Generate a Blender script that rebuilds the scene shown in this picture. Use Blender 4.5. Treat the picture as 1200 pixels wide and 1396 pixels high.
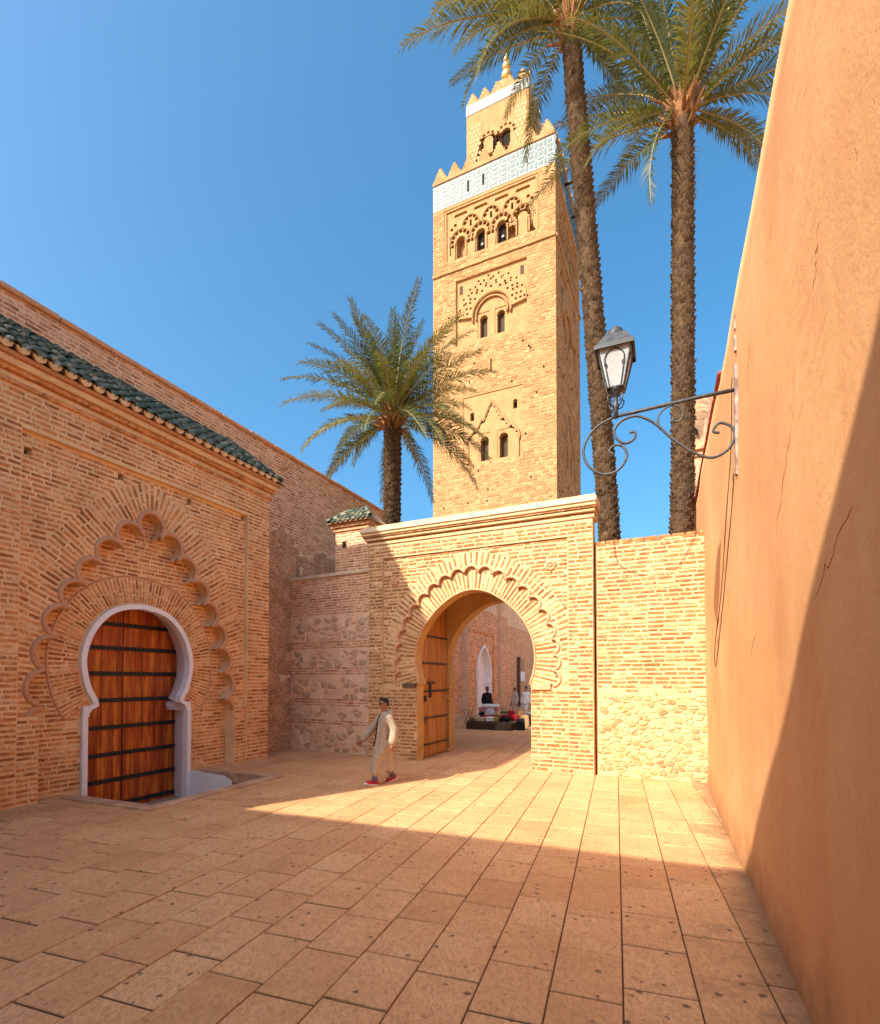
import bpy, bmesh, math, random
import numpy as np
from mathutils import Vector, Matrix
from mathutils.geometry import tessellate_polygon
random.seed(7); rng = np.random.default_rng(7)
R_ = math.radians; PI = math.pi
scene = bpy.context.scene
for o in list(bpy.data.objects): bpy.data.objects.remove(o)
C = scene.collection

# ------------------------------------------------------------------ camera
CAMP = Vector((0, 0, 2.15))
cam_d = bpy.data.cameras.new('camera'); cam = bpy.data.objects.new('camera', cam_d); C.objects.link(cam)
cam.location = CAMP; cam.rotation_euler = (R_(91.3), 0, 0)
cam_d.sensor_fit = 'HORIZONTAL'; cam_d.sensor_width = 36; cam_d.lens = 36*700/1200
cam_d.shift_y = (926-700*math.tan(R_(1.3))-698)/1200
cam_d.clip_end = 2000; scene.camera = cam
# ------------------------------------------------------------------ light
SUN = Vector((-.766, -.643, .825)).normalized()
w = bpy.data.worlds.new('World'); scene.world = w; w.use_nodes = True
wn = w.node_tree; bg = wn.nodes['Background']
sky = wn.nodes.new('ShaderNodeTexSky'); sky.sky_type = 'NISHITA'; sky.sun_disc = False
sky.sun_elevation = math.asin(SUN.z); sky.sun_rotation = math.atan2(SUN.x, SUN.y)
sky.air_density = 1.0; sky.dust_density = 5.5; sky.ozone_density = 7.0; sky.altitude = 0
hs = wn.nodes.new('ShaderNodeHueSaturation'); hs.inputs['Hue'].default_value = .482; hs.inputs['Saturation'].default_value = 1.18
wn.links.new(sky.outputs[0], hs.inputs['Color']); wn.links.new(hs.outputs[0], bg.inputs[0]); bg.inputs[1].default_value = 0.118
sl = bpy.data.lights.new('sun', 'SUN'); sun = bpy.data.objects.new('sun', sl); C.objects.link(sun)
sl.energy = 3.2; sl.angle = R_(0.5); sl.color = (1, .91, .77)
sun.rotation_euler = SUN.to_track_quat('Z', 'Y').to_euler(); sun.location = (-20, -20, 30)
scene.view_settings.view_transform = 'Standard'; scene.view_settings.look = 'None'
scene.view_settings.exposure = 1.45; scene.view_settings.gamma = 1
scene.render.engine = 'CYCLES'
scene.cycles.max_bounces = 7; scene.cycles.diffuse_bounces = 5; scene.cycles.transparent_max_bounces = 4; scene.cycles.caustics_reflective = False; scene.cycles.caustics_refractive = False

# ------------------------------------------------------------------ materials
class NT:
    def __init__(s, name):
        s.m = bpy.data.materials.new(name); s.m.use_nodes = True; s.t = s.m.node_tree
        s.b = s.t.nodes['Principled BSDF']; s.g = s.t.nodes.new('ShaderNodeNewGeometry')
    def n(s, typ, **k):
        a = s.t.nodes.new(typ)
        for q, v in k.items(): setattr(a, q, v)
        return a
    def l(s, a, b): s.t.links.new(a, b)
    def pos(s, scale=(1, 1, 1), rot=0):
        mp = s.n('ShaderNodeMapping'); mp.inputs['Scale'].default_value = scale; mp.inputs['Rotation'].default_value = (0, 0, rot)
        s.l(s.g.outputs['Position'], mp.inputs['Vector']); return mp.outputs[0]
    def noise(s, scale, detail=4, rough=.55, vec=None, out='Fac', dist=0):
        a = s.n('ShaderNodeTexNoise'); a.inputs['Scale'].default_value = scale; a.inputs['Detail'].default_value = detail
        a.inputs['Roughness'].default_value = rough; a.inputs['Distortion'].default_value = dist
        s.l(vec if vec is not None else s.g.outputs['Position'], a.inputs['Vector']); return a.outputs[out]
    def vor(s, scale, feat='F1', vec=None, rnd=1.0):
        a = s.n('ShaderNodeTexVoronoi', feature=feat); a.inputs['Scale'].default_value = scale; a.inputs['Randomness'].default_value = rnd
        s.l(vec if vec is not None else s.g.outputs['Position'], a.inputs['Vector']); return a
    def ramp(s, fac, stops):
        r = s.n('ShaderNodeValToRGB'); e = r.color_ramp.elements
        while len(e) < len(stops): e.new(.5)
        for q, (p, c) in zip(e, stops):
            q.position = p; q.color = (c, c, c, 1) if isinstance(c, (int, float)) else (*c, 1)
        s.l(fac, r.inputs[0]); return r.outputs[0]
    def mix(s, fac, a, b, blend='MIX'):
        x = s.n('ShaderNodeMix', data_type='RGBA', blend_type=blend)
        for i, v in ((0, fac), (6, a), (7, b)):
            if isinstance(v, (int, float)): x.inputs[i].default_value = v
            elif isinstance(v, tuple): x.inputs[i].default_value = (*v, 1)
            else: s.l(v, x.inputs[i])
        return x.outputs[2]
    def math(s, op, a, b=0.0):
        x = s.n('ShaderNodeMath', operation=op)
        for i, v in ((0, a), (1, b)):
            if isinstance(v, (int, float)): x.inputs[i].default_value = v
            else: s.l(v, x.inputs[i])
        return x.outputs[0]
    def bump(s, h, strength=.4, dist=.02):
        b = s.n('ShaderNodeBump'); b.inputs['Strength'].default_value = strength; b.inputs['Distance'].default_value = dist
        s.l(h, b.inputs['Height']); s.l(b.outputs[0], s.b.inputs['Normal'])
    def done(s, col, rough=.85, spec=.3, metal=0):
        if isinstance(col, tuple): s.b.inputs['Base Color'].default_value = (*col, 1)
        else: s.l(col, s.b.inputs['Base Color'])
        if isinstance(rough, (int, float)): s.b.inputs['Roughness'].default_value = rough
        else: s.l(rough, s.b.inputs['Roughness'])
        s.b.inputs['Specular IOR Level'].default_value = spec; s.b.inputs['Metallic'].default_value = metal
        return s.m
def mul(c, k): return tuple(min(1, v*k) for v in c)

def mat_rough(name, c, var=.25, scale=3., bump=.3, bscale=40, rough=.9, spec=.2, c2=None, dist=.01, fine=30):
    t = NT(name); n1 = t.noise(scale, 3, .6); n2 = t.noise(fine, 3, .7)
    base = t.mix(t.ramp(n1, [(.3, 0.), (.7, 1.)]), mul(c, 1-var), c2 or mul(c, 1+var))
    col = t.mix(t.ramp(n2, [(.35, .0), (.75, .5)]), base, mul(c, .55))
    t.bump(t.noise(bscale, 3, .65), bump, dist)
    return t.done(col, rough, spec)
def mat_brick(name, c, mort, smear=.62, dark=.55):
    t = NT(name); n1 = t.noise(2.2, 2); n3 = t.noise(7.5, 1); n2 = t.noise(45, 2, .7)
    v = t.math('ADD', t.math('MULTIPLY', n1, .45), t.math('MULTIPLY', n3, .55))
    base = t.ramp(v, [(.34, mul(c, dark)), (.46, mul(c, .9)), (.56, mul(c, 1.15)), (.68, tuple(.5*a+.5*b for a, b in zip(mul(c, 1.3), mort)))])
    base = t.mix(t.ramp(n2, [(.4, 0.), (.8, .55)]), base, mul(c, .5))
    sm = t.math('MULTIPLY', t.ramp(t.noise(11, 3, .7), [(smear-.06, 0.), (smear+.05, 1.)]), .85)
    col = t.mix(sm, base, mort)
    t.bump(n2, .5, .012)
    return t.done(col, .92, .15)
def mat_mortar(name, c, dirt=.5):
    t = NT(name); n1 = t.noise(1.6, 3, .6); n2 = t.noise(18, 4, .75)
    base = t.mix(t.ramp(n1, [(.3, 0.), (.7, 1.)]), mul(c, .8), mul(c, 1.12))
    col = t.mix(t.ramp(n2, [(.42, 0.), (.75, .7)]), base, mul((c[0], c[1]*.86, c[2]*.75), dirt))
    t.bump(n2, .8, .02)
    return t.done(col, .95, .12)
def mat_plain(name, c, rough=.6, spec=.3, metal=0, var=.12):
    t = NT(name); col = t.mix(t.ramp(t.noise(14, 4), [(.3, 0.), (.7, 1.)]), mul(c, 1-var), mul(c, 1+var))
    t.bump(t.noise(50, 3), .15, .004); return t.done(col, rough, spec, metal)

MORT = (.92, .61, .31)
BRK = (.68, .285, .10)
M = {}
M['brick'] = mat_brick('brick_red', BRK, MORT)
M['mortar'] = mat_mortar('mortar_tan', MORT, .75)
M['gbrick'] = mat_brick('brick_gate', (.41, .19, .068), (.68, .455, .24), .62, .65)
M['gmortar'] = mat_mortar('mortar_gate', (.70, .475, .25), .7)
M['wbrick'] = mat_brick('brick_wall', (.62, .30, .145), (.82, .56, .36), .6, .6)
M['wmortar'] = mat_mortar('mortar_wall', (.86, .59, .38), .85)
M['pinkmould'] = mat_rough('moulding_terracotta', (.68, .36, .19), .12, 4, .25, 60)
M['stone'] = mat_rough('rubble_stone', (.66, .37, .20), .4, 2.3, .6, 18, c2=(.70, .44, .26), dist=.03, fine=12)
M['gstone'] = mat_rough('pale_rubble_stone', (.46, .28, .125), .35, 2.6, .6, 18, c2=(.62, .42, .21), dist=.03, fine=12)
M['greystone'] = mat_rough('grey_rubble_stone', (.60, .37, .21), .3, 5, .5, 25, c2=(.74, .50, .31), fine=14)
M['tstone'] = mat_rough('tower_stone', (.35, .19, .072), .16, .7, .5, 5, c2=(.46, .275, .12), dist=.06, fine=3)
M['tmortar'] = mat_mortar('tower_mortar', (.41, .24, .105), .7)
M['yplaster'] = mat_rough('arch_plaster', (.66, .40, .14), .16, 2, .2, 30, c2=(.70, .46, .20))
M['white'] = mat_plain('white_plaster', (.90, .88, .865), .8, .2, 0, .025)
M['cap'] = mat_rough('pale_coping', (.70, .52, .33), .12, 4, .3, 30)
M['iron'] = mat_plain('dark_iron', (.022, .02, .02), .5, .4)
M['lampiron'] = mat_rough('grey_painted_iron', (.035, .034, .035), .3, 20, .2, 60, rough=.5, spec=.4, c2=(.085, .083, .08))
M['terracotta'] = mat_rough('terracotta', (.52, .29, .15), .2, 9, .3, 50)
M['dark'] = mat_plain('dark_void', (.02, .014, .01), .9, .1)
M['shutter'] = mat_plain('brown_shutter', (.07, .042, .024), .8, .2)

def mat_glaze():
    t = NT('green_glaze'); col = t.ramp(t.noise(5, 3), [(.3, (.03, .045, .03)), (.47, (.075, .095, .06)), (.58, (.16, .165, .105)), (.68, (.42, .30, .18))])
    return t.done(col, .6, .25)
M['glaze'] = mat_glaze()
def mat_wood(name, a, b, c, sc=9, rot=0, rough=.45, horiz=False):
    t = NT(name); v = t.pos((sc, sc, .55) if not horiz else (1, 1, sc), rot)
    n1 = t.noise(1.2, 3, .5, v); n2 = t.noise(6, 5, .7, v)
    col = t.mix(t.ramp(n2, [(.35, 0.), (.7, .6)]), t.ramp(n1, [(.3, a), (.5, b), (.68, c)]), mul(a, .5))
    t.bump(n2, .25, .006); return t.done(col, rough, .35)
M['door'] = mat_wood('varnished_cedar', (.27, .04, .007), (.58, .115, .013), (.92, .32, .04), 6)
M['gatewood'] = mat_wood('honey_wood', (.40, .15, .03), (.60, .27, .06), (.72, .36, .10), 9, rough=.65)
M['greywood'] = mat_wood('old_wood', (.08, .05, .03), (.13, .085, .05), (.2, .14, .09), 9, rough=.8)

def mat_pave():
    t = NT('paving_stone'); ang = -R_(18.9)
    v = t.pos((34, 17, 12), R_(18.9))
    g = t.noise(1.0, 6, .72, v, dist=1.4); big = t.noise(.9, 4); mid = t.noise(4.5, 4, .6)
    at = t.n('ShaderNodeAttribute', attribute_name='tone')
    base = t.ramp(t.math('ADD', t.math('ADD', t.math('MULTIPLY', big, .4), t.math('MULTIPLY', mid, .3)), t.math('MULTIPLY', at.outputs['Fac'], .3)), [(.30, (.52, .25, .10)), (.5, (.70, .375, .165)), (.70, (.80, .485, .24))])
    col = t.mix(t.ramp(g, [(.38, .7), (.55, 0.)]), base, (.42, .20, .085))
    # chewing-gum and dirt spots
    dn = t.noise(14, 3, .7, out='Color'); dv = t.n('ShaderNodeMix', data_type='VECTOR'); dv.inputs[0].default_value = .06; t.l(t.g.outputs['Position'], dv.inputs[4]); t.l(dn, dv.inputs[5])
    vo = t.vor(8.5, vec=dv.outputs[1]); keep = t.ramp(t.noise(2.2, 2), [(.38, 0.), (.5, 1.)])
    sp = t.math('MULTIPLY', t.ramp(vo.outputs['Distance'], [(.12, 1.), (.21, 0.)]), t.math('MULTIPLY', keep, t.ramp(vo.outputs['Color'], [(.36, 0.), (.42, 1.)])))
    col = t.mix(t.math('MULTIPLY', sp, .8), col, (.085, .035, .018))
    st = t.ramp(t.noise(1.1, 5, .7, dist=.5), [(.62, 0.), (.74, .4)])
    col = t.mix(st, col, (.26, .13, .065))
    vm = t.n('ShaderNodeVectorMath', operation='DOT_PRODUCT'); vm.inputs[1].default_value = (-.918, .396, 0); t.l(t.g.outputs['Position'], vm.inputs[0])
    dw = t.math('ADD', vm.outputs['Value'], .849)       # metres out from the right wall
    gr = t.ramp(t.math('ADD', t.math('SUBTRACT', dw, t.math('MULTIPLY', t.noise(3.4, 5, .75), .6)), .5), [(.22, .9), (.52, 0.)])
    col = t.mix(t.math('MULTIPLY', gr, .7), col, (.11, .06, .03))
    wet = t.math('MULTIPLY', t.ramp(t.noise(1.7, 5, .75, dist=.3), [(.52, 0.), (.62, 1.)]), t.ramp(dw, [(.3, 1.), (1.4, 0.)]))
    col = t.mix(t.math('MULTIPLY', wet, .45), col, (.20, .11, .06))
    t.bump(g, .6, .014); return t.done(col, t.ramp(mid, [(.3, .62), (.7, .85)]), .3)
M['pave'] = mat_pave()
M['joint'] = mat_rough('joint_dirt', (.115, .06, .032), .3, 3, .5, 40)
def mat_pinkwall():
    t = NT('salmon_plaster')
    big = t.noise(.45, 4, .6, dist=.6); mid = t.noise(2.2, 4, .65, dist=.4); streak = t.noise(1.3, 4, .6, t.pos((1.6, 1.6, .22)))
    base = t.ramp(t.math('ADD', t.math('MULTIPLY', big, .5), t.math('ADD', t.math('MULTIPLY', streak, .3), t.math('MULTIPLY', mid, .2))), [(.32, (.54, .25, .095)), (.44, (.61, .305, .130)), (.54, (.645, .34, .150)), (.68, (.70, .41, .20))])
    fine = t.noise(38, 4, .78); fl = t.ramp(t.noise(5.5, 5, .8, t.pos((1, 1, .5))), [(.60, 0.), (.72, 1.)])
    col = t.mix(t.math('MULTIPLY', fl, .38), base, (.44, .16, .045))
    col = t.mix(t.math('MULTIPLY', t.ramp(fine, [(.52, 0.), (.76, 1.)]), .34), col, (.47, .175, .05))
    pale = t.ramp(t.noise(3.6, 5, .8, dist=.8), [(.66, 0.), (.72, .45)]); col = t.mix(pale, col, (.80, .52, .29))
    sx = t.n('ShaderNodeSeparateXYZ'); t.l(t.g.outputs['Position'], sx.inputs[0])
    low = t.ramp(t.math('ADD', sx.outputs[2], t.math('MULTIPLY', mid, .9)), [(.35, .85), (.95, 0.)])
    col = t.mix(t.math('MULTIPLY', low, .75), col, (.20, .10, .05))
    wv = t.n('ShaderNodeTexWave', wave_type='RINGS'); wv.inputs['Scale'].default_value = 1.6; wv.inputs['Distortion'].default_value = 9; wv.inputs['Detail'].default_value = 3
    t.l(t.g.outputs['Position'], wv.inputs['Vector']); tro = t.math('MULTIPLY', wv.outputs['Fac'], t.ramp(t.noise(.8, 2), [(.5, 0.), (.62, .22)]))
    h = t.math('ADD', t.math('ADD', t.math('MULTIPLY', mid, .8), tro), t.math('ADD', t.math('MULTIPLY', fine, .3), t.math('MULTIPLY', fl, -.25)))
    t.bump(h, .5, .03); return t.done(col, .9, .12)
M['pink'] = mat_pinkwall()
M['farpave'] = mat_rough('far_paving', (.60, .36, .19), .15, 2, .3, 12)
M['crack'] = mat_plain('plaster_crack', (.36, .14, .05), .95, .05)
M['redtrim'] = mat_plain('red_trim', (.36, .05, .035), .6, .3)
def mat_frond():
    t = NT('palm_leaf'); oi = t.n('ShaderNodeObjectInfo')
    k = t.math('ADD', t.math('MULTIPLY', oi.outputs['Random'], .6), t.math('MULTIPLY', t.noise(1.4, 2), .4))
    col = t.ramp(k, [(.15, (.05, .066, .018)), (.5, (.10, .115, .03)), (.8, (.20, .185, .05)), (.95, (.25, .17, .06))])
    t.l(col, t.b.inputs['Base Color']); t.b.inputs['Roughness'].default_value = .5; t.b.inputs['Specular IOR Level'].default_value = .3
    tr = t.n('ShaderNodeBsdfTranslucent'); t.l(t.mix(.5, col, (.26, .24, .03)), tr.inputs[0])
    mx = t.n('ShaderNodeMixShader'); mx.inputs[0].default_value = .22
    t.l(t.b.outputs[0], mx.inputs[1]); t.l(tr.outputs[0], mx.inputs[2])
    t.l(mx.outputs[0], t.t.nodes['Material Output'].inputs[0]); return t.m
M['frond'] = mat_frond()
M['rachis'] = mat_plain('palm_rachis', (.27, .20, .06), .5, .3)
M['husk'] = mat_rough('palm_husk', (.26, .12, .045), .35, 8, .5, 40)
M['trunk'] = mat_rough('palm_trunk', (.085, .048, .021), .4, 6, .7, 30, c2=(.17, .10, .046), dist=.03, fine=20)
M['trunkcore'] = mat_rough('palm_trunk_core', (.085, .05, .028), .3, 6, .6, 30)
def mat_glass():
    t = NT('frosted_glass'); t.b.inputs['Transmission Weight'].default_value = .55; t.b.inputs['IOR'].default_value = 1.3
    col = t.ramp(t.noise(6, 3), [(.35, (.70, .70, .66)), (.65, (.88, .88, .85))]); return t.done(col, .55, .4)
M['glass'] = mat_glass()
M['bulb'] = mat_plain('white_bulb', (.85, .85, .82), .4, .4)
def cloth(name, c, var=.15): return mat_plain('cloth_'+name, c, .9, .15, 0, var)
M['skin'] = mat_plain('skin', (.30, .14, .075), .5, .35)
M['skindark'] = mat_plain('skin_dark', (.10, .045, .025), .5, .35)
M['hair'] = mat_plain('hair_black', (.012, .010, .009), .6, .3)
M['bandwhite'] = mat_rough('white_faience', (.30, .315, .285), .08, 2, .1, 10, rough=.6, c2=(.36, .365, .33), fine=3)
M['bandteal'] = mat_plain('teal_faience', (.03, .07, .066), .5, .4, 0, .3)
M['gold'] = mat_plain('gilt_copper', (.62, .40, .14), .35, .5, .7)
M['cable'] = mat_plain('cable', (.05, .03, .022), .7, .2)
M['rustplate'] = mat_rough('flaking_paint_iron', (.10, .06, .045), .3, 10, .4, 50, c2=(.60, .50, .42), fine=20)

M['brick_d'] = mat_brick('brick_red_dark', (.46, .165, .055), (.84, .56, .32), .66, .6); M['brick_l'] = mat_brick('brick_red_pale', (.72, .36, .16), (.88, .59, .34), .55, .8)
M['gbrick_d'] = mat_brick('brick_gate_dark', (.34, .145, .05), (.70, .47, .25), .64, .65); M['gbrick_l'] = mat_brick('brick_gate_pale', (.60, .33, .135), (.78, .55, .30), .56, .8)
M['wbrick_d'] = mat_brick('brick_wall_dark', (.47, .20, .09), (.80, .54, .34), .64, .6); M['wbrick_l'] = mat_brick('brick_wall_pale', (.72, .40, .21), (.86, .59, .38), .56, .8)
M['tstone_d'] = mat_rough('tower_stone_dark', (.30, .16, .058), .2, .9, .5, 5, c2=(.38, .215, .088), dist=.06, fine=3); M['tstone_l'] = mat_rough('tower_stone_pale', (.43, .265, .115), .16, .9, .5, 5, c2=(.50, .325, .155), dist=.06, fine=3)
# ------------------------------------------------------------------ mesh helpers
class MB:
    def __init__(s): s.V = []; s.F = []
    def add(s, V, F):
        k = len(s.V); s.V += [tuple(v) for v in V]; s.F += [tuple(i+k for i in f) for f in F]; return s
    def box(s, x0, x1, y0, y1, z0, z1):
        return s.add([(x0,y0,z0),(x1,y0,z0),(x1,y1,z0),(x0,y1,z0),(x0,y0,z1),(x1,y0,z1),(x1,y1,z1),(x0,y1,z1)],
                     [(0,3,2,1),(4,5,6,7),(0,1,5,4),(1,2,6,5),(2,3,7,6),(3,0,4,7)])
    def plate(s, outer, holes, y0, y1):
        loops = [outer]+list(holes); tr = tessellate_polygon([[Vector((x, z, 0)) for x, z in L] for L in loops])
        flat = [p for L in loops for p in L]; n = len(flat)
        V = [(x, y0, z) for x, z in flat]+[(x, y1, z) for x, z in flat]
        F = [tuple(t) for t in tr]+[tuple(i+n for i in reversed(t)) for t in tr]
        k = 0
        for L in loops:
            for i in range(len(L)):
                a, b = k+i, k+(i+1) % len(L); F.append((a, b, b+n, a+n))
            k += len(L)
        return s.add(V, F)
    def tube(s, path, r, n=8, close=False, cap=True):
        P = [Vector(p) for p in path]; m = len(P); V = []; F = []
        up = None
        for i, p in enumerate(P):
            a = P[(i-1) % m] if (i or close) else P[i]; b = P[(i+1) % m] if (i < m-1 or close) else P[i]
            d = (b-a); d = d.normalized() if d.length > 1e-9 else Vector((0, 0, 1))
            if up is None: up = d.orthogonal().normalized()
            up = (up-d*up.dot(d)); up = up.normalized() if up.length > 1e-6 else d.orthogonal().normalized()
            q = d.cross(up); rr = r[i] if isinstance(r, (list, tuple)) else r
            for k in range(n):
                t = 2*PI*k/n; V.append(p+up*(math.cos(t)*rr)+q*(math.sin(t)*rr))
        for i in range(m if close else m-1):
            for k in range(n):
                a = i*n+k; b = i*n+(k+1) % n; c = ((i+1) % m)*n+(k+1) % n; d = ((i+1) % m)*n+k
                F.append((a, b, c, d))
        if cap and not close: F.append(tuple(range(n))[::-1]); F.append(tuple((m-1)*n+k for k in range(n)))
        return s.add(V, F)
    def lathe(s, prof, n=16, c=(0, 0), ell=(1, 1)):
        V = []; F = []; m = len(prof)
        for r, z in prof:
            for k in range(n):
                t = 2*PI*k/n; V.append((c[0]+r*math.cos(t)*ell[0], c[1]+r*math.sin(t)*ell[1], z))
        for i in range(m-1):
            for k in range(n): F.append((i*n+k, i*n+(k+1) % n, (i+1)*n+(k+1) % n, (i+1)*n+k))
        F.append(tuple(range(n))[::-1]); F.append(tuple((m-1)*n+k for k in range(n)))
        return s.add(V, F)
    def ball(s, c, r, n=10, m=7):
        c = Vector(c); rx, ry, rz = (r, r, r) if isinstance(r, (int, float)) else r; V = []; F = []
        for i in range(1, m):
            a = PI*i/m
            for k in range(n):
                t = 2*PI*k/n; V.append((c.x+rx*math.sin(a)*math.cos(t), c.y+ry*math.sin(a)*math.sin(t), c.z+rz*math.cos(a)))
        V += [(c.x, c.y, c.z+rz), (c.x, c.y, c.z-rz)]; T = len(V)-2
        for i in range(m-2):
            for k in range(n): F.append((i*n+k, (i+1)*n+k, (i+1)*n+(k+1) % n, i*n+(k+1) % n))
        for k in range(n): F.append((T, k, (k+1) % n)); F.append((T+1, (m-2)*n+(k+1) % n, (m-2)*n+k))
        return s.add(V, F)
    def capsule(s, a, ra, b, rb, n=10):
        a = Vector(a); b = Vector(b); d = (b-a); L = d.length; d = d.normalized() if L > 1e-9 else Vector((0, 0, 1))
        u = d.orthogonal().normalized(); v = d.cross(u); V = []; F = []; rings = []
        for k in (80, 50, 20, 0): rings.append((a-d*ra*math.sin(R_(k)), ra*math.cos(R_(k))))
        for k in (0, 20, 50, 80): rings.append((b+d*rb*math.sin(R_(k)), rb*math.cos(R_(k))))
        for p, r in rings:
            for k in range(n):
                t = 2*PI*k/n; V.append(p+u*(r*math.cos(t))+v*(r*math.sin(t)))
        m = len(rings)
        for i in range(m-1):
            for k in range(n): F.append((i*n+k, i*n+(k+1) % n, (i+1)*n+(k+1) % n, (i+1)*n+k))
        F.append(tuple(range(n))[::-1]); F.append(tuple((m-1)*n+k for k in range(n)))
        return s.add(V, F)
    def mesh(s, name, mat, smooth=False):
        me = bpy.data.meshes.new(name); me.from_pydata(s.V, [], s.F)
        if mat: me.materials.append(M[mat] if isinstance(mat, str) else mat)
        if smooth: me.polygons.foreach_set('use_smooth', [True]*len(me.polygons))
        me.update(); return me
    def obj(s, name, mat, parent=None, smooth=False, **kw):
        return link(name, s.mesh(name, mat, smooth), parent, **kw)
def link(name, data, parent=None, label=None, cat=None, group=None, kind=None, loc=None, rot=None, scale=None):
    o = bpy.data.objects.new(name, data); C.objects.link(o)
    if parent is not None: o.parent = parent
    if label: o['label'] = label
    if cat: o['category'] = cat
    if group: o['group'] = group
    if kind: o['kind'] = kind
    if loc is not None: o.location = loc
    if rot is not None: o.rotation_euler = rot
    if scale is not None: o.scale = scale
    return o
FRAMES = {}
def thing(name, label, cat, loc=(0, 0, 0), rz=0, group=None, kind=None):
    o = link(name, None, None, label, cat, group, kind, loc, (0, 0, rz)); o.empty_display_size = .3
    FRAMES[o.name] = (Vector(loc), rz); return o
def world_pt(th, x, y, z):
    loc, rz = FRAMES[th.name]; c, s = math.cos(rz), math.sin(rz)
    return Vector((loc.x+c*x-s*y, loc.y+s*x+c*y, loc.z+z))
def bevel(o, wd=.01, seg=2):
    m = o.modifiers.new('bevel', 'BEVEL'); m.width = wd; m.segments = seg; m.limit_method = 'ANGLE'; return o

# polygons / curves ------------------------------------------------
def pip(poly, X, Z):
    P = np.array(poly); x0, z0 = P[:, 0], P[:, 1]; x1, z1 = np.roll(x0, -1), np.roll(z0, -1)
    r = np.zeros(X.shape, bool)
    for a, b, c, d in zip(x0, z0, x1, z1):
        if b == d: continue
        r ^= ((b > Z) != (d > Z)) & (X < (c-a)*(Z-b)/(d-b)+a)
    return r
def catmull(P, n=8):
    P = [np.array(p, float) for p in P]; Q = [2*P[0]-P[1]]+P+[2*P[-1]-P[-2]]; out = []
    for i in range(1, len(Q)-2):
        a, b, c, d = Q[i-1:i+3]
        for k in range(n):
            t = k/n; out.append(.5*((2*b)+(-a+c)*t+(2*a-5*b+4*c-d)*t*t+(-a+3*b-3*c+d)*t**3))
    out.append(P[-1]); return [tuple(p) for p in out]
def mirror(half, cx):      # half: from bottom right up to the apex, x relative to the axis -> full curve left to right
    L = [(cx-x, z) for x, z in half]; Rr = [(cx+x, z) for x, z in reversed(half[:-1])] if abs(half[-1][0]) < 1e-6 else [(cx+x, z) for x, z in reversed(half)]
    return L+Rr
def normals(c):            # outward (left-hand side when running left -> over the top -> right)
    c = np.array(c); t = np.gradient(c, axis=0); t /= np.linalg.norm(t, axis=1)[:, None]
    return np.stack([-t[:, 1], t[:, 0]], 1)
def smooth_n(n, k=4):
    m = n.copy()
    for _ in range(k): m[1:-1] = (m[:-2]+m[1:-1]+m[2:])/3
    return m/np.linalg.norm(m, axis=1)[:, None]
def resample(c, N):
    c = np.array(c); s = np.r_[0, np.cumsum(np.linalg.norm(np.diff(c, axis=0), axis=1))]; u = np.linspace(0, s[-1], N)
    return np.stack([np.interp(u, s, c[:, 0]), np.interp(u, s, c[:, 1])], 1)
def length(c): return float(np.linalg.norm(np.diff(np.array(c), axis=0), axis=1).sum())
def offset(c, d, k=4):
    n = smooth_n(normals(c), k); return [tuple(p) for p in np.array(c)+n*d]
def lobes(cusps, sag, seg=7):       # scalloped line through cusps, bulging outward
    out = []
    for q_, (a, b) in enumerate(zip(cusps[:-1], cusps[1:])):
        a = np.array(a); b = np.array(b); ch = b-a; L = np.linalg.norm(ch); t = ch/L; n = np.array([-t[1], t[0]])
        s_ = (sag[q_] if isinstance(sag, (list, tuple)) else sag)*L; r = (L*L/4+s_*s_)/(2*s_); mid = (a+b)/2; c = mid-n*(r-s_)
        a0 = math.atan2(*(a-c)[::-1]); a1 = math.atan2(*(b-c)[::-1])
        while a1 > a0: a1 -= 2*PI
        for i in range(seg): th = a0+(a1-a0)*i/seg; out.append((c[0]+r*math.cos(th), c[1]+r*math.sin(th)))
    out.append(tuple(cusps[-1])); return out
def rect(x0, x1, z0, z1): return [(x0, z0), (x1, z0), (x1, z1), (x0, z1)]
def circ(x, z, r, n=10, a=0): return [(x+r*math.cos(2*PI*k/n+a), z+r*math.sin(2*PI*k/n+a)) for k in range(n)]

# bricks -----------------------------------------------------------
UNIT = {}
def units(mat, jit=.1, n=6):
    if (mat, jit) in UNIT: return UNIT[mat, jit]
    L = []
    for k in range(n):
        base = [(-.5, -.5), (-.17, -.5), (.17, -.5), (.5, -.5), (.5, .5), (.17, .5), (-.17, .5), (-.5, .5)]
        b = [(x+random.uniform(-.02, .02), z*(1+random.uniform(-jit, jit))) for x, z in base]
        f = [(x*.965, z*.84) for x, z in b]
        V = [(x, 0, z) for x, z in b]+[(x, -1+random.uniform(-.15, .15), z) for x, z in f]
        F = [tuple(range(8, 16))]+[(i, (i+1) % 8, 8+(i+1) % 8, 8+i) for i in range(8)]
        L.append((V, F, MB().add(V, F).mesh('brick', mat)))
    UNIT[mat, jit] = L; return L
def stone_units(mat, n=8):
    if (mat, 's') in UNIT: return UNIT[mat, 's']
    L = []
    for k in range(n):
        m = 9; b = []
        for i in range(m):
            a = 2*PI*i/m; c, s_ = math.cos(a), math.sin(a); q = 1/(abs(c)**3+abs(s_)**3)**(1/3)
            r = .5*q*random.uniform(.8, 1.04); b.append((r*c, r*s_))
        V = [(x, 0, z) for x, z in b]+[(x*.8, -.85+random.uniform(-.15, .1), z*.8) for x, z in b]+[(random.uniform(-.1, .1), -1.1, random.uniform(-.1, .1))]
        F = [(i, (i+1) % m, m+(i+1) % m, m+i) for i in range(m)]+[(m+i, m+(i+1) % m, 2*m) for i in range(m)]
        L.append((V, F, MB().add(V, F).mesh('stone', mat, True)))
    UNIT[mat, 's'] = L; return L
VAR = {}
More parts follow.
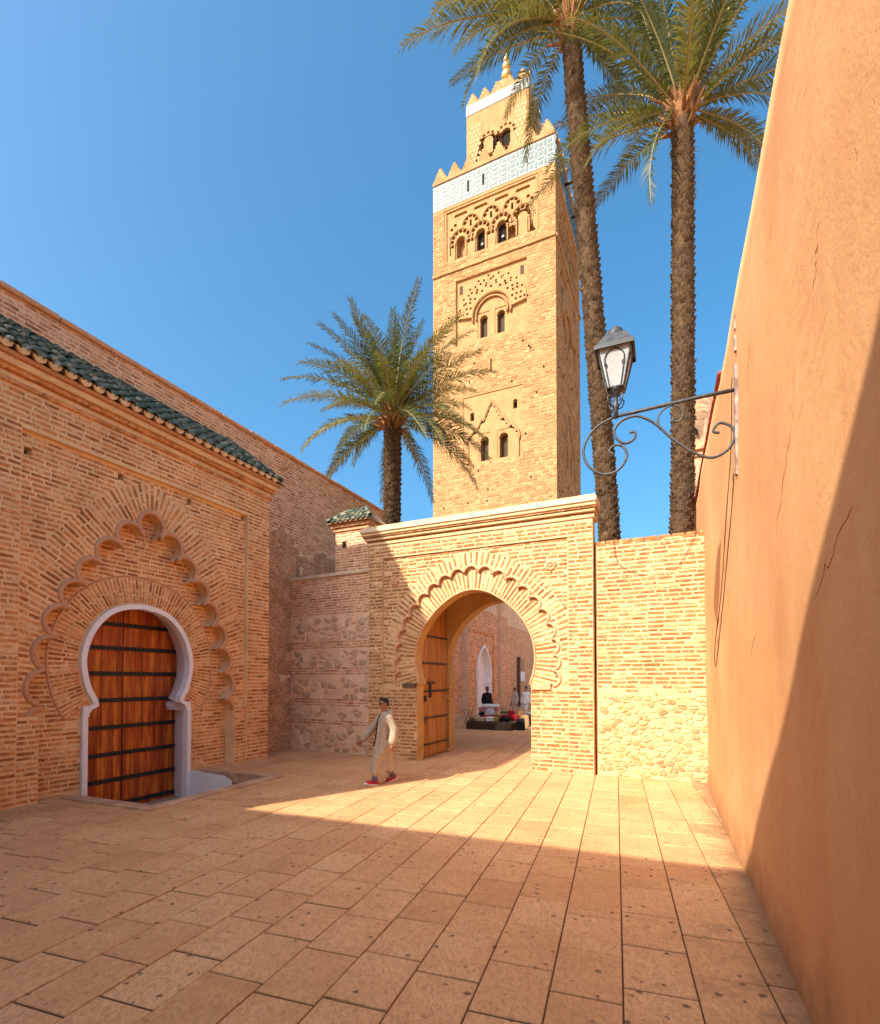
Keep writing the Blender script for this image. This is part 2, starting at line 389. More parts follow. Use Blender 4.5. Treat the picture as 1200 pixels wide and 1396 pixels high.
def put(parent, items, mat, nparts=300, name='brick', us=None, holder=None, jit=.16):
    """split the pieces over a few tones of the same material so that no wall is even"""
    if us is not None or mat not in VAR: return put1(parent, items, mat, nparts, name, us, holder)
    kinds = VAR[mat]; lots = [[] for _ in kinds]
    for it in items:
        r = random.random(); k = 0
        while k < len(kinds)-1 and r > kinds[k][1]: r -= kinds[k][1]; k += 1
        lots[k].append(it)
    for (m, p), L in zip(kinds, lots): put1(parent, L, m, int(nparts*p), name, units(m, jit), holder)
def put1(parent, items, mat, nparts=300, name='brick', us=None, holder=None):
    """items: (x, z, w, h, angle, y, depth) in the thing's frame; largest in view become parts, the rest one stuff part"""
    us = us or units(mat); par = holder or parent
    def key(it):
        p = world_pt(parent, it[0], it[5], it[1]); d = (p-CAMP).length
        px = p.x/max(p.y, .1); vis = p.y > .5 and abs(px) < .95
        return (0 if vis else 1, -it[2]*it[3]/d**2)
    items = sorted(items, key=key); far = MB()
    for i, (x, z, wd, h, a, y, dp) in enumerate(items):
        V, F, me = us[random.randrange(len(us))]
        if i < nparts:
            link(name, me, par, loc=(x, y, z), rot=(0, -a, 0), scale=(wd, dp, h))
        else:
            c, s_ = math.cos(a), math.sin(a)
            far.add([(x+vx*wd*c-vz*h*s_, y+vy*dp, z+vx*wd*s_+vz*h*c) for vx, vy, vz in V], F)
    if far.V: far.obj(name, mat, par, kind='stuff')
def course(inside, x0, x1, z0, z1, h=.09, blen=(.2, .31), joint=.032, bh=.054, y=0, dp=.012, zj=.004, xs_=.02, skip=0.):
    out = []; z = z0+h*.5
    xs = np.arange(x0, x1, xs_)+xs_/2
    while z < z1:
        m = inside(xs, np.full_like(xs, z-bh*.4)) & inside(xs, np.full_like(xs, z+bh*.4))
        m = np.r_[False, m, False].astype(int); d = np.diff(m); st = np.where(d == 1)[0]; en = np.where(d == -1)[0]
        for a, b in zip(st, en):
            xa, xb = x0+a*xs_+.008, x0+b*xs_-.008; x = xa-random.uniform(0, blen[0]*.8)
            while x < xb:
                L = random.uniform(*blen); l0, l1 = max(x, xa), min(x+L, xb)
                if xb-l1 < .06: l1 = xb
                if l1-l0 > .05 and random.random() >= skip:
                    out.append(((l0+l1)/2, z+random.uniform(-zj, zj), l1-l0, bh*random.uniform(.85, 1.15), random.gauss(0, .006), y, dp*random.uniform(.6, 1.3)))
                x = l1+joint*random.uniform(.7, 1.4)
        z += h
    return out
def radial(inner, d0, d1, pitch=.092, th=.056, y=0, dp=.012, k=10, split=.26, keep=None, fan=None):
    N = max(4, int(length(inner)/pitch)); c = resample(inner, N); n = smooth_n(normals(c), k); out = []
    t = .5
    for i in range(N):
        a = math.atan2(n[i][1], n[i][0]); r = d0(c[i], n[i]) if callable(d0) else d0
        e = d1(c[i], n[i]) if callable(d1) else d1
        sub = random.uniform(.5, 1)*split if i % 2 else split
        g = th*(1+(0 if fan is None else fan))
        while r < e-.05:
            l = min(sub, e-r)
            if e-r-l < .07: l = e-r
            m = r+l/2; p = c[i]+n[i]*m
            if keep is None or keep(p):
                out.append((p[0], p[1], l-.02, th*random.uniform(.88, 1.12)*(1+.12*m), a+random.gauss(0, .01), y, dp*random.uniform(.6, 1.3)))
            r += l+.012; sub = split
    return out
def hclip(poly, p, n):          # keep the side of the line through p where (q-p).n <= 0
    out = []; m = len(poly)
    for i in range(m):
        a, b = poly[i], poly[(i+1) % m]; da = (a[0]-p[0])*n[0]+(a[1]-p[1])*n[1]; db = (b[0]-p[0])*n[0]+(b[1]-p[1])*n[1]
        if da <= 0: out.append(a)
        if (da < 0) != (db < 0) and abs(da-db) > 1e-12:
            t = da/(da-db); out.append((a[0]+t*(b[0]-a[0]), a[1]+t*(b[1]-a[1])))
    return out
def rubble(parent, inside, x0, x1, z0, z1, s=(.3, .2), y=0, dp=.03, gap=.02, skip=.05, mat='stone', nparts=300, bounds=None):
    """irregular stones: cells of a jittered point set, shrunk by the joint and domed"""
    P_ = []; nz = int((z1-z0)/s[1]); nx = int((x1-x0)/s[0])
    for j in range(-1, nz+2):
        for i in range(-1, nx+2):
            P_.append((x0+(i+.5+(.5 if j % 2 else 0)+random.uniform(-.6, .6))*s[0], z0+(j+.5+random.uniform(-.5, .5))*s[1]))
    A = np.array(P_); sc = np.array([1/s[0], 1/s[1]]); items = []
    for k, p in enumerate(P_):
        if not inside(np.array([p[0]]), np.array([p[1]]))[0] or random.random() < skip: continue
        d = ((A-A[k])*sc); o = np.argsort((d**2).sum(1))[1:14]
        poly = [(p[0]-s[0], p[1]-s[1]), (p[0]+s[0], p[1]-s[1]), (p[0]+s[0], p[1]+s[1]), (p[0]-s[0], p[1]+s[1])]
        g = gap*random.uniform(.5, 1.7)
        for q in o:
            v = (A[q]-A[k])*sc*sc; L = math.hypot(*v)
            if L < 1e-6: continue
            nrm = v/L; mid = (A[q]+A[k])/2-nrm*g; poly = hclip(poly, mid, nrm)
            if len(poly) < 3: break
        if bounds:
            for q, nrm in bounds: poly = hclip(poly, q, nrm) if len(poly) > 2 else poly
        if len(poly) < 3: continue
        if max(abs(a-p[0]) for a, b in poly) > s[0]*1.2: continue
        # round the corners
        rp = []
        for i in range(len(poly)):
            a, b = poly[i], poly[(i+1) % len(poly)]; rp += [(a[0]*.86+b[0]*.14, a[1]*.86+b[1]*.14), (a[0]*.14+b[0]*.86, a[1]*.14+b[1]*.86)]
        items.append((p, rp, dp*random.uniform(.5, 1.3)))
    items.sort(key=lambda it: (world_pt(parent, it[0][0], y, it[0][1])-CAMP).length); far = MB()
    for i, (p, rp, h) in enumerate(items):
        m = len(rp); cx, cz = sum(a for a, b in rp)/m, sum(b for a, b in rp)/m; tl = random.uniform(-.3, .3)*h
        V = [(a, y+.004, b) for a, b in rp]+[(cx+(a-cx)*.82, y-h*.8+tl*(a-cx)/s[0], cz+(b-cz)*.82) for a, b in rp]+[(cx, y-h, cz)]
        F = [(k, (k+1) % m, m+(k+1) % m, m+k) for k in range(m)]+[(m+k, m+(k+1) % m, 2*m) for k in range(m)]
        if i < nparts: MB().add(V, F).obj('stone', mat if isinstance(mat, str) else random.choice(mat), parent)
        else: far.add(V, F)
    if far.V: far.obj('stone', mat if isinstance(mat, str) else mat[0], parent, kind='stuff')
VAR.update({'brick': (('brick', .62), ('brick_d', .2), ('brick_l', .18)), 'gbrick': (('gbrick', .62), ('gbrick_d', .18), ('gbrick_l', .2)), 'wbrick': (('wbrick', .62), ('wbrick_d', .2), ('wbrick_l', .18)), 'tstone': (('tstone', .62), ('tstone_d', .2), ('tstone_l', .18))})
def IN(poly, *outs):
    def f(X, Z):
        r = pip(poly, X, Z)
        for o in outs: r &= ~pip(o, X, Z)
        return r
    return f

# ================================================================== ground and paving
PO, PA = Vector((-4.723, 14.121, 0)), R_(66.39)
GO, GA = Vector((-1.950, 14.121, 0)), R_(-25.4)
RO, RA = Vector((3.454, 5.863, 0)), R_(66.65)
TO, TA = Vector((-.7, 52, 0)), math.atan2(-.423, .906)
def fr(o, a, x, y):
    c, s = math.cos(a), math.sin(a); return (o.x+c*x-s*y, o.y+s*x+c*y)
PIT = [fr(PO, PA, *p) for p in [(-5.05, -2.05), (-2.2, -2.05), (-2.2, 1.4), (-5.05, 1.4)]]     # counter-clockwise
def clip(poly, a, b, side):
    out = []
    def d(p): return side*((b[0]-a[0])*(p[1]-a[1])-(b[1]-a[1])*(p[0]-a[0]))
    for i, p in enumerate(poly):
        q = poly[(i+1) % len(poly)]; dp, dq = d(p), d(q)
        if dp >= 0: out.append(p)
        if (dp > 0) != (dq > 0) and abs(dp-dq) > 1e-9:
            t = dp/(dp-dq)
            if 0 < t < 1: out.append((p[0]+t*(q[0]-p[0]), p[1]+t*(q[1]-p[1])))
    return out
def area(p): return abs(sum(p[i][0]*p[(i+1) % len(p)][1]-p[(i+1) % len(p)][0]*p[i][1] for i in range(len(p))))/2
def outside_pit(poly):
    rem = poly; res = []
    for i in range(4):
        a, b = PIT[i], PIT[(i+1) % 4]
        o = clip(rem, a, b, -1)
        if len(o) > 2 and area(o) > .004: res.append(o)
        rem = clip(rem, a, b, 1)
        if len(rem) < 3: break
    return res
big = [(-300, -300), (300, -300), (300, 600), (-300, 600)]
tr = tessellate_polygon([[Vector((*p, 0)) for p in big], [Vector((*p, 0)) for p in PIT]])
mb = MB().add([(*p, -.026) for p in big+PIT], [tuple(t) for t in tr]); mb.obj('ground', 'farpave', None, kind='structure')
bed = [(-16, .6), (7, .6), (19, 38), (-2, 38)]
tr = tessellate_polygon([[Vector((*p, 0)) for p in bed], [Vector((*p, 0)) for p in PIT]])
MB().add([(*p, -.013) for p in bed+PIT], [tuple(t) for t in tr]).obj('paving_bed', 'joint', None, kind='structure')
pav = thing('pavement', 'tan stone paving laid in staggered rows across the courtyard', 'pavement', kind='structure'); del pav['category'], pav['label']
PD = Vector((.3244, .946)); PX = Vector((.946, -.3244)); po = Vector((3.77, 10.9))
tiles = []
random.seed(3)
for i in range(-34, 16):
    u0 = i*.482; v = -13-random.uniform(0, .6)
    while v < 26:
        L = .622; 
        c = po+PX*(u0+.24)+PD*(v+.31)
        if c.y > 1.0 and abs(c.x/c.y) < 1.15:
            quad = [po+PX*a+PD*b for a, b in ((u0+.0055, v+.010), (u0+.4765, v+.010), (u0+.4765, v+L-.010), (u0+.0055, v+L-.010))]
            # keep in front of the left wall line
            lw = (Vector((c.x, c.y))-Vector((PO.x, PO.y))).dot(Vector((.916, -.400)))
            rwd = (Vector((c.x, c.y))-Vector((RO.x, RO.y))).dot(Vector((-.918, .396)))
            if lw > -1.2 and rwd > -.4:
                for q in outside_pit([tuple(p) for p in quad]): tiles.append((c, q))
        v += L
tiles.sort(key=lambda t: t[0].length)
far = MB()
def tile_geo(q, c):
    n = len(q); dz = random.gauss(0, .0022); ax, ay = random.gauss(0, .004), random.gauss(0, .004); cc = Vector((c.x, c.y))
    top = []
    for p in q:
        r = Vector(p)-cc; L = r.length; s_ = (L-.009)/L if L > .02 else 1; top.append((cc.x+r.x*s_, cc.y+r.y*s_, dz+r.x*ax+r.y*ay))
    mid = [(p[0], p[1], t[2]-.006) for p, t in zip(q, top)]; bot = [(p[0], p[1], -.03) for p in q]
    F = [tuple(range(n))]+[(i, i+n, (i+1) % n+n, (i+1) % n) for i in range(n)]+[(n+i, 2*n+i, 2*n+(i+1) % n, n+(i+1) % n) for i in range(n)]
    return top+mid+bot, F
tones = []
def set_tone(o, v): o.data.attributes.new('tone', 'FLOAT', 'POINT').data.foreach_set('value', v)
for i, (c, q) in enumerate(tiles):
    V, F = tile_geo(q, c)
    tn = min(1, max(0, random.gauss(.5, .14)))
    if i < 300: set_tone(MB().add(V, F).obj('paving_slab', 'pave', pav), [tn]*len(V))
    else: far.add(V, F); tones += [tn]*len(V)
set_tone(far.obj('paving_slab', 'pave', pav, kind='stuff'), tones)
# sunken door pit with its kerb
pit = thing('sunken_doorstep', 'stone-kerbed sunken step in front of the tall cedar door', 'steps', PO, PA)
mb = MB(); mb.box(-5.2, -2.05, -2.2, 1.5, -.75, -.68); mb.obj('step_floor', 'stone', pit)
mb = MB(); mb.box(-5.2, -5.05, -2.2, -.002, -.7, -.02); mb.box(-2.2, -2.05, -2.2, -.002, -.7, -.02); mb.box(-5.05, -2.2, -2.2, -2.05, -.7, -.02); mb.obj('pit_side', 'stone', pit)
for a in [(-5.28, -5.02, -2.3, -1.2), (-5.28, -5.02, -1.19, -.01), (-5.01, -4.1, -2.3, -2.03), (-4.09, -3.1, -2.3, -2.03), (-3.09, -2.24, -2.3, -2.03), (-2.23, -1.97, -2.3, -1.2), (-2.23, -1.97, -1.19, -.01)]:
    bevel(MB().box(a[0], a[1], a[2], a[3], -.2, .035+random.uniform(-.006, .006)).obj('kerb_stone', 'stone', pit), .015)
MB().add([(-2.24, .3, -.7), (-2.24, .3, -.005), (-2.24, .1, -.01), (-2.24, -.75, -.05), (-2.24, -1.0, -.16), (-2.24, -1.0, -.7), (-2.206, .3, -.005), (-2.206, .1, -.01), (-2.206, -.75, -.05), (-2.206, -1.0, -.16)], [(0, 1, 2, 3, 4, 5), (1, 6, 7, 2), (2, 7, 8, 3), (3, 8, 9, 4)]).obj('whitewashed_side', 'white', pit)

# ================================================================== left portal
random.seed(11)
por = thing('mosque_portal', 'brick portal with great scalloped arch around the cedar door', 'portal', PO, PA)
CX_ = -3.47
def vline(*p): return list(p)
PANEL = [(-5.97, -.1), (-5.97, 6.45), (-.8, 6.45), (-.8, -.1)]
mb = MB(); mb.plate([(-9.5, -.1), (-5.97, -.1), (-5.97, 6.45), (-.8, 6.45), (-.8, -.1), (0, -.1), (0, 7.1), (-9.5, 7.1)], [], 0, .14)
mb.box(-.75, -.001, .14, .76, -.1, 7.1); mb.box(-9.5, -6.02, .14, .76, -.1, 7.1); mb.box(-6.02, -.75, .46, .76, 6.1, 7.1)
mb.obj('front_wall', 'mortar', por)
# scalloped opening (cusps measured left and right of the axis)
cus = [(2.28, 1.42), (2.05, 1.66), (2.04, 2.32), (1.84, 2.90), (1.62, 3.45), (1.34, 3.93), (1.03, 4.40), (.62, 4.83), (.18, 5.20)]
cf = [(CX_-x, z) for x, z in cus]+[(CX_+x, z) for x, z in reversed(cus)]
SG = [.44, .48, .58, .60, .60, .61, .70]; SG = SG+[1.5]+SG[::-1]
LOB = [(CX_-2.28, 1.42)]+lobes(cf[1:-1], SG, 12)+[(CX_+2.28, 1.42)]
def arc_end(sg):
    return [(CX_+sg*(2.33-.28*math.cos(t)), 1.42+.24*math.sin(t)) for t in [0, .4, .8, 1.2, 1.57]]
LOBL = [(CX_-2.32, 1.38), (CX_-2.30, 1.52), (CX_-2.22, 1.61)]+lobes(cf[1:-1], SG, 12)+[(CX_+2.22, 1.61), (CX_+2.30, 1.52), (CX_+2.32, 1.38)]
holes = [rect(CX_+a-.06, CX_+a+.06, z-.07, z+.07) for a, z in [(-2.36, 6.11), (-.70, 6.26), (.94, 6.27), (2.59, 6.36)]]
mb = MB(); mb.plate([(-6.02, -.1)]+[(CX_-2.32, -.1)]+LOBL+[(CX_+2.32, -.1), (-.75, -.1), (-.75, 6.5), (-6.02, 6.5)], holes, .10, .38)
mb.obj('arch_panel', 'mortar', por)
for h in holes: MB().box(h[0][0]-.02, h[1][0]+.02, .30, .34, h[0][1]-.02, h[2][1]+.02).obj('putlog_hole', 'dark', por)
for x0, x1 in [(-1.17, -.801), (-5.969, -5.62)]: MB().box(x0, x1, .03, .11, -.1, 1.5).obj('pilaster', 'mortar', por)
# door opening
hf = catmull([(1.03, 1.69), (1.17, 1.93), (1.265, 2.3), (1.275, 2.62), (1.18, 2.98), (1.0, 3.3), (.72, 3.57), (.38, 3.71), (0, 3.765)], 5)
DO = [(CX_-1.24, -.7), (CX_-1.24, 1.46), (CX_-1.19, 1.58), (CX_-1.03, 1.66)]+mirror(hf, CX_)[1:-1]+[(CX_+1.03, 1.66), (CX_+1.19, 1.58), (CX_+1.24, 1.46), (CX_+1.24, -.7)]
def inset(poly, d):      # towards the inside of an opening
    P = np.array(poly); n = smooth_n(normals(P), 1); Q = P-n*d; Q[0][1] = P[0][1]; Q[-1][1] = P[-1][1]; return [tuple(p) for p in Q]
DI = inset(DO, .105)
mb = MB(); mb.plate([(-5.95, -.7)]+DO+[(-1.0, -.7), (-1.0, 6.2), (-5.95, 6.2)], [], .38, .46); mb.obj('tympanum', 'mortar', por)
# white plaster frame and reveal
mb = MB(); n = len(DO)
mb.plate(DO+DI[::-1], [], .31, .48)
mb.obj('door_frame', 'white', por)
mb = MB(); DE = inset(DO, -.06)
for j, (ya, yb, A, B) in enumerate([(.47, 1.05, inset(DO, .10), inset(DO, -.12))]):
    mb.add([(x, ya, z) for x, z in A]+[(x, yb, z) for x, z in B], [(i, i+1, n+i+1, n+i) for i in range(n-1)])
mb.obj('door_reveal', 'white', por)
for sg in (-1, 1):
    mb = MB()
    for k, (z0, z1, pr) in enumerate([(1.42, 1.50, .03), (1.5, 1.56, .055), (1.56, 1.62, .03)]):
        xj = CX_+sg*1.14
        mb.box(min(xj-sg*pr, xj+sg*.085), max(xj-sg*pr, xj+sg*.085), .33-pr*.4, 1.02, z0, z1)
    mb.obj('impost_moulding', 'white', por)
# wooden door: two leaves of planks with iron bands
dr = thing('cedar_door', 'tall reddish cedar double door with black studded iron bands', 'door', (*fr(PO, PA, CX_, .97), -.68), PA)
MB().box(-1.7, 1.7, .052, .3, -.06, 4.7).obj('backing', 'dark', dr)
random.seed(5)
for sg in (-1, 1):
    x = .012; ws = [.2, .26, .3, .22, .28, .3]
    for wd in ws:
        a, b = sg*x, sg*(x+wd-.008)
        bevel(MB().box(min(a, b), max(a, b), random.uniform(-.004, .004), .05, 0, 4.6).obj('plank', 'door', dr), .006, 1); x += wd
for i, z in enumerate([.12, .66, 1.22, 1.80, 2.38, 2.95, 3.50, 4.02]):
    for sg in (-1, 1):
        a, b = sg*.02, sg*1.5
        bd = MB().box(min(a, b), max(a, b), -.035, -.005, z-.045, z+.045).obj('iron_band', 'iron', dr)
        st = MB()
        for k in range(14): st.ball((sg*(.07+k*.1), -.035, z), (.024, .022, .024), 6, 4)
        st.obj('studs', 'iron', bd, True)
# brickwork of the portal
bricks = course(IN([(-9.5, 0), (0, 0), (0, 7.08), (-9.5, 7.08)], [(-5.98, -.1), (-.79, -.1), (-.79, 6.47), (-5.98, 6.47)]), -9.4, -.01, .02, 7.06, h=.094, bh=.051, y=0, dp=.011)
lobc = [(CX_+x*1.0, z) for x, z in []]
outer_half = catmull([(2.66, 2.2), (2.62, 3.1), (2.45, 3.85), (2.05, 4.62), (1.45, 5.35), (.75, 6.02), (0, 6.36)], 6)
inner_half = catmull([(2.36, 1.55), (2.33, 2.2), (2.22, 2.8), (2.02, 3.4), (1.75, 3.95), (1.38, 4.55), (.9, 5.2), (.45, 5.62), (0, 5.86)], 6)
OUTP = [(CX_-2.5, 1.2)]+mirror(outer_half, CX_)+[(CX_+2.5, 1.2)]
OUTP2 = [(CX_-3, 1.6)]+mirror(outer_half, CX_)+[(CX_+3, 1.6)]
LOBP = [(CX_-2.36, -.2)]+LOBL+[(CX_+2.36, -.2)]
def seg_d1(c, n):
    for r in np.arange(.1, 1.2, .02):
        p = c+n*r
        if not (pip(OUTP2, np.array([p[0]]), np.array([p[1]]))[0] and -5.95 < p[0] < -.82): return r-.01
    return .7
panelin = IN([(-5.95, 0), (-.82, 0), (-.82, 6.43), (-5.95, 6.43)], OUTP2, LOBP, *[[(a-.01, b-.01) for a, b in h] for h in holes])
bricks += course(panelin, -5.95, -.82, .02, 6.42, h=.09, bh=.049, y=.10, dp=.011)
keepL = lambda p: not pip(LOBP, np.array([p[0]]), np.array([p[1]]))[0] and -5.93 < p[0] < -.84
bricks += course(lambda X, Z: X > -9, -1.16, -.81, .02, 1.48, h=.09, bh=.049, y=.03)+course(lambda X, Z: X > -9, -5.96, -5.63, .02, 1.48, h=.09, bh=.049, y=.03)
put(por, bricks, 'brick', 300)
icurve = mirror(inner_half, CX_)
def seg_d0(c, n):
    for r in np.arange(-.6, .3, .02):
        p = c+n*r
        if not pip(LOBP, np.array([p[0]]), np.array([p[1]]))[0]: return r+.05
    return .3
vb = radial(icurve, seg_d0, seg_d1, pitch=.098, th=.055, y=.10, dp=.012, k=20, split=.34, keep=keepL)
put(por, vb, 'brick', 300, 'arch_brick')
# inner voussoirs round the door, then horizontal bricks inside the scallops
dcurve = mirror(hf, CX_)
vb = radial(dcurve, .03, .56, pitch=.062, th=.042, y=.38, dp=.012, k=12, split=.27, keep=lambda p: not pip(DO, np.array([p[0]]), np.array([p[1]]))[0])
put(por, vb, 'brick', 200, 'arch_brick')
RING = [(CX_-1.25, 1.7)]+offset(dcurve, .60, 12)+[(CX_+1.25, 1.7)]
inl = IN(LOBP, RING, DO)
bricks = course(inl, -5.9, -1.05, .02, 5.8, h=.088, bh=.05, y=.38, dp=.011, skip=.02)
put(por, bricks, 'brick', 150)
MB().tube([(x, .105, z) for x, z in LOBL], .052, 8).obj('scallop_moulding', 'pinkmould', por, True)
rc = offset(dcurve, .585, 12); MB().tube([(x, .378, z) for x, z in rc], .022, 5).obj('ring_moulding', 'pinkmould', por, True)
# cornice and glazed roof
for z0, z1, pr, m in [(7.1, 7.17, .05, 'brick'), (7.18, 7.28, .03, 'mortar'), (7.285, 7.36, .11, 'brick'), (7.365, 7.48, .17, 'mortar'), (7.485, 7.56, .24, 'pinkmould')]:
    bevel(MB().box(-9.5, pr, -pr, .75, z0, z1).obj('cornice_course', m, por), .012, 1)
roof = MB().add([(-9.5, -.3, 7.565), (.3, -.3, 7.565), (-.75, .75, 8.5), (-9.5, .75, 8.5), (.3, .75, 7.565)], [(0, 1, 2, 3), (1, 4, 2)]).obj('roof', 'terracotta', por)
def half_tile(L, r, up=True, n=6, taper=.85, t=.012):
    mb = MB(); V = []; F = []
    for yy, k in ((0, 1), (L, taper)):
        for rr in (r*k, (r-t)*k):
            for i in range(n+1):
                a = PI*i/n; V.append((rr*math.cos(a), yy, (rr*math.sin(a))*(1 if up else -1)))
    m = n+1
    for i in range(n):
        F += [(i, i+1, 2*m+i+1, 2*m+i), (m+i, 3*m+i, 3*m+i+1, m+i+1), (i, m+i, m+i+1, i+1), (2*m+i, 2*m+i+1, 3*m+i+1, 3*m+i)]
    return mb.add(V, F)
cover = half_tile(.34, .085).mesh('roof_tile', 'glaze', True); chan = half_tile(.34, .10, False).mesh('eave_tile', 'terracotta', True)
sl_ = math.atan2(8.5-7.565, 1.05)
endm = MB().plate([(.105*math.cos(t), .105*math.sin(t)) for t in np.linspace(PI, 2*PI, 9)], [], 0, .04).mesh('eave_end', 'mortar')
for i in range(38):
    x = -.02-i*.25
    for r in range(6):
        s_ = r*.25-.06; yy = -.3+s_*math.cos(sl_)
        lim = .75 if x < -.8 else -.3+1.0*max(0, (.25-x)/1.05)
        if yy+.18 > lim+.12: continue
        z = 7.62+s_*math.sin(sl_)+.012*r*0
        link('roof_tile', cover, roof, loc=(x+random.gauss(0, .006), yy, z+.015), rot=(sl_-.06+random.gauss(0, .012), 0, random.gauss(0, .015)))
        if r == 0: link('eave_tile', chan, roof, loc=(x-.125, yy+.03, z+.035), rot=(sl_-.05, 0, random.gauss(0, .015))); link('eave_end', endm, roof, loc=(x-.125+random.gauss(0, .005), yy+.012, z+.045), rot=(.15, 0, 0))
for k in range(5):
    p = Vector((.22, -.25, 7.66)).lerp(Vector((-.75, .72, 8.55)), k/4.6); link('hip_tile', cover, roof, loc=p, rot=(.55, 0, R_(46)), scale=(1.1, 1, 1.1))
# ================================================================== long mosque wall behind
random.seed(21)
lw = thing('mosque_wall', 'long high brick wall with rubble base rising behind the portal', 'wall', PO, PA)
LY = .76
mb = MB(); mb.box(-9.5, 0, LY, LY+.7, 7.0, 9.1); mb.box(0, 16.7, LY, LY+.7, -.1, 9.1); mb.box(16.7, 45, LY, LY+.7, -.1, 9.1); mb.obj('wall_face', 'wmortar', lw)
for k in range(54): bevel(MB().box(-9+k, -8.01+k, LY-.07-random.uniform(0, .015), LY+.75, 9.1, 9.2+random.uniform(0, .015)).obj('coping_block', 'pinkmould', lw), .02, 1)
def rub_edge(X): return 6.55+.25*np.sin(X*1.7)+.15*np.sin(X*4.1+1)
up = lambda X, Z: ((X < 0) & (Z > 8.3)) | ((X >= 0) & (Z > rub_edge(X)))
bricks = course(up, -9, 12, 6.2, 9.08, h=.088, blen=(.2, .3), bh=.05, y=LY, dp=.010)
put(lw, bricks, 'wbrick', 300)
rubble(lw, lambda X, Z: (X > .1) & (Z < rub_edge(X)-.06), .03, 5.5, 0, 6.9, s=(.26, .17), y=LY, dp=.045, gap=.006, skip=.02, bounds=[((.02, 0), (-1, 0))])
put(lw, course(lambda X, Z: X > 0, 10, 40, .1, 6.2, h=.1, blen=(.22, .36), bh=.055, y=LY, dp=.012, xs_=.05), 'wbrick', 0)
# farther bays seen through the gate arch
bay = thing('far_portal', 'brick portal with white pointed doorway beyond the gate arch', 'portal', PO, PA)
ph = catmull([(1.32, 1.9), (1.42, 2.3), (1.36, 2.85), (1.05, 3.5), (.55, 4.0), (0, 4.32)], 5); fx = 19.45
FO = [(fx-1.38, -.1), (fx-1.38, 1.75)]+mirror(ph, fx)+[(fx+1.38, 1.75), (fx+1.38, -.1)]
mb = MB(); mb.plate([(16.7, -.1)]+FO+[(22.3, -.1), (22.3, 8.2), (16.7, 8.2)], [rect(16.9, 16.95, 7.9, 7.95)], .35, LY); mb.obj('bay_wall', 'wmortar', bay)
FI = inset(FO, .14)
MB().plate(FO+FI[::-1], [], .28, .5).obj('door_frame', 'white', bay)
mb = MB(); n = len(FO); mb.add([(x, .5, z) for x, z in FI]+[(x, .92, z) for x, z in FI], [(i, i+1, n+i+1, n+i) for i in range(n-1)]); mb.obj('door_reveal', 'white', bay)
MB().box(fx-1.2, fx+.1, .74, .755, 0, 4.2).obj('door_leaf', 'greywood', bay)
MB().box(fx+.1, fx+1.3, .74, .754, 0, 4.2).obj('door_panel', 'white', bay)
put(bay, course(IN([(16.7, 0), (22.3, 0), (22.3, 8), (16.7, 8)], FO), 16.72, 22.28, .02, 6.5, h=.095, blen=(.2, .3), bh=.055, y=.35, dp=.012), 'brick', 120)
MB().plate([(17.5, 4.95), (21.3, 4.95), (21.3, 5.1), (17.5, 5.1)], [], .29, .36).obj('panel_moulding', 'brick', bay)
MB().box(21.2, 21.35, .28, .355, 0, 4.95).obj('panel_moulding', 'brick', bay)
but = thing('wall_buttress', 'tall plain brick buttress right of the far white doorway', 'buttress', PO, PA)
MB().box(22.9, 24.2, .2, LY, -.1, 8.8).obj('buttress_body', 'wmortar', but)
put(but, course(IN(rect(22.9, 24.2, 0, 8)), 22.92, 24.18, 0, 6.5, h=.095, blen=(.2, .3), bh=.055, y=.2, dp=.012), 'wbrick', 60)
dp_ = thing('notice_board', 'dark post with small white notice on the far wall', 'notice', PO, PA)
MB().box(28.75, 28.9, .5, .7, 0, 3.9).obj('post', 'greywood', dp_); MB().box(29.0, 30.3, .5, .7, 2.0, 2.75).obj('notice', 'white', dp_); MB().box(29.0, 30.2, .55, .7, 2.85, 3.8).obj('sign_panel', 'terracotta', dp_)

# ================================================================== left courtyard wall
random.seed(31)
cwa = math.atan2(14.55-16.07, -1.93+4.69)
cw = thing('courtyard_wall', 'low wall of alternating brick bands and grey rubble left of gate', 'wall', (-4.69, 16.07, 0), cwa)
Lc = 3.2
MB().box(-.8, Lc, 0, .5, -.1, 5.2).obj('wall_face', 'wmortar', cw)
for k in range(4): bevel(MB().box(-.8+k, -.8+k+.99, -.06, .56, 5.2, 5.31).obj('coping_slab', 'cap', cw), .02, 1)
bands = [(4.05, 5.2), (3.05, 3.3), (2.25, 2.5), (1.35, 1.6), (.75, .95)]
def bandf(X, Z):
    r = np.zeros(X.shape, bool)
    for a, b in bands: r |= (Z > a+.02*np.sin(X*5)) & (Z < b)
    return r & (X > -.75) & (X < Lc)
put(cw, course(bandf, 0, Lc, .02, 5.19, h=.078, blen=(.2, .32), bh=.042, y=0, dp=.012), 'wbrick', 300)
rubble(cw, lambda X, Z: ~bandf(X, Z) & ~bandf(X, Z+.06) & ~bandf(X, Z-.06) & (X > .05) & (X < Lc-.05) & (Z < 4.0) & (Z > .05), .0, Lc, .0, 4.05, s=(.26, .19), y=0, dp=.022, gap=.014, skip=.12, mat=['greystone', 'greystone', 'wmortar', 'wbrick_l'], nparts=200)
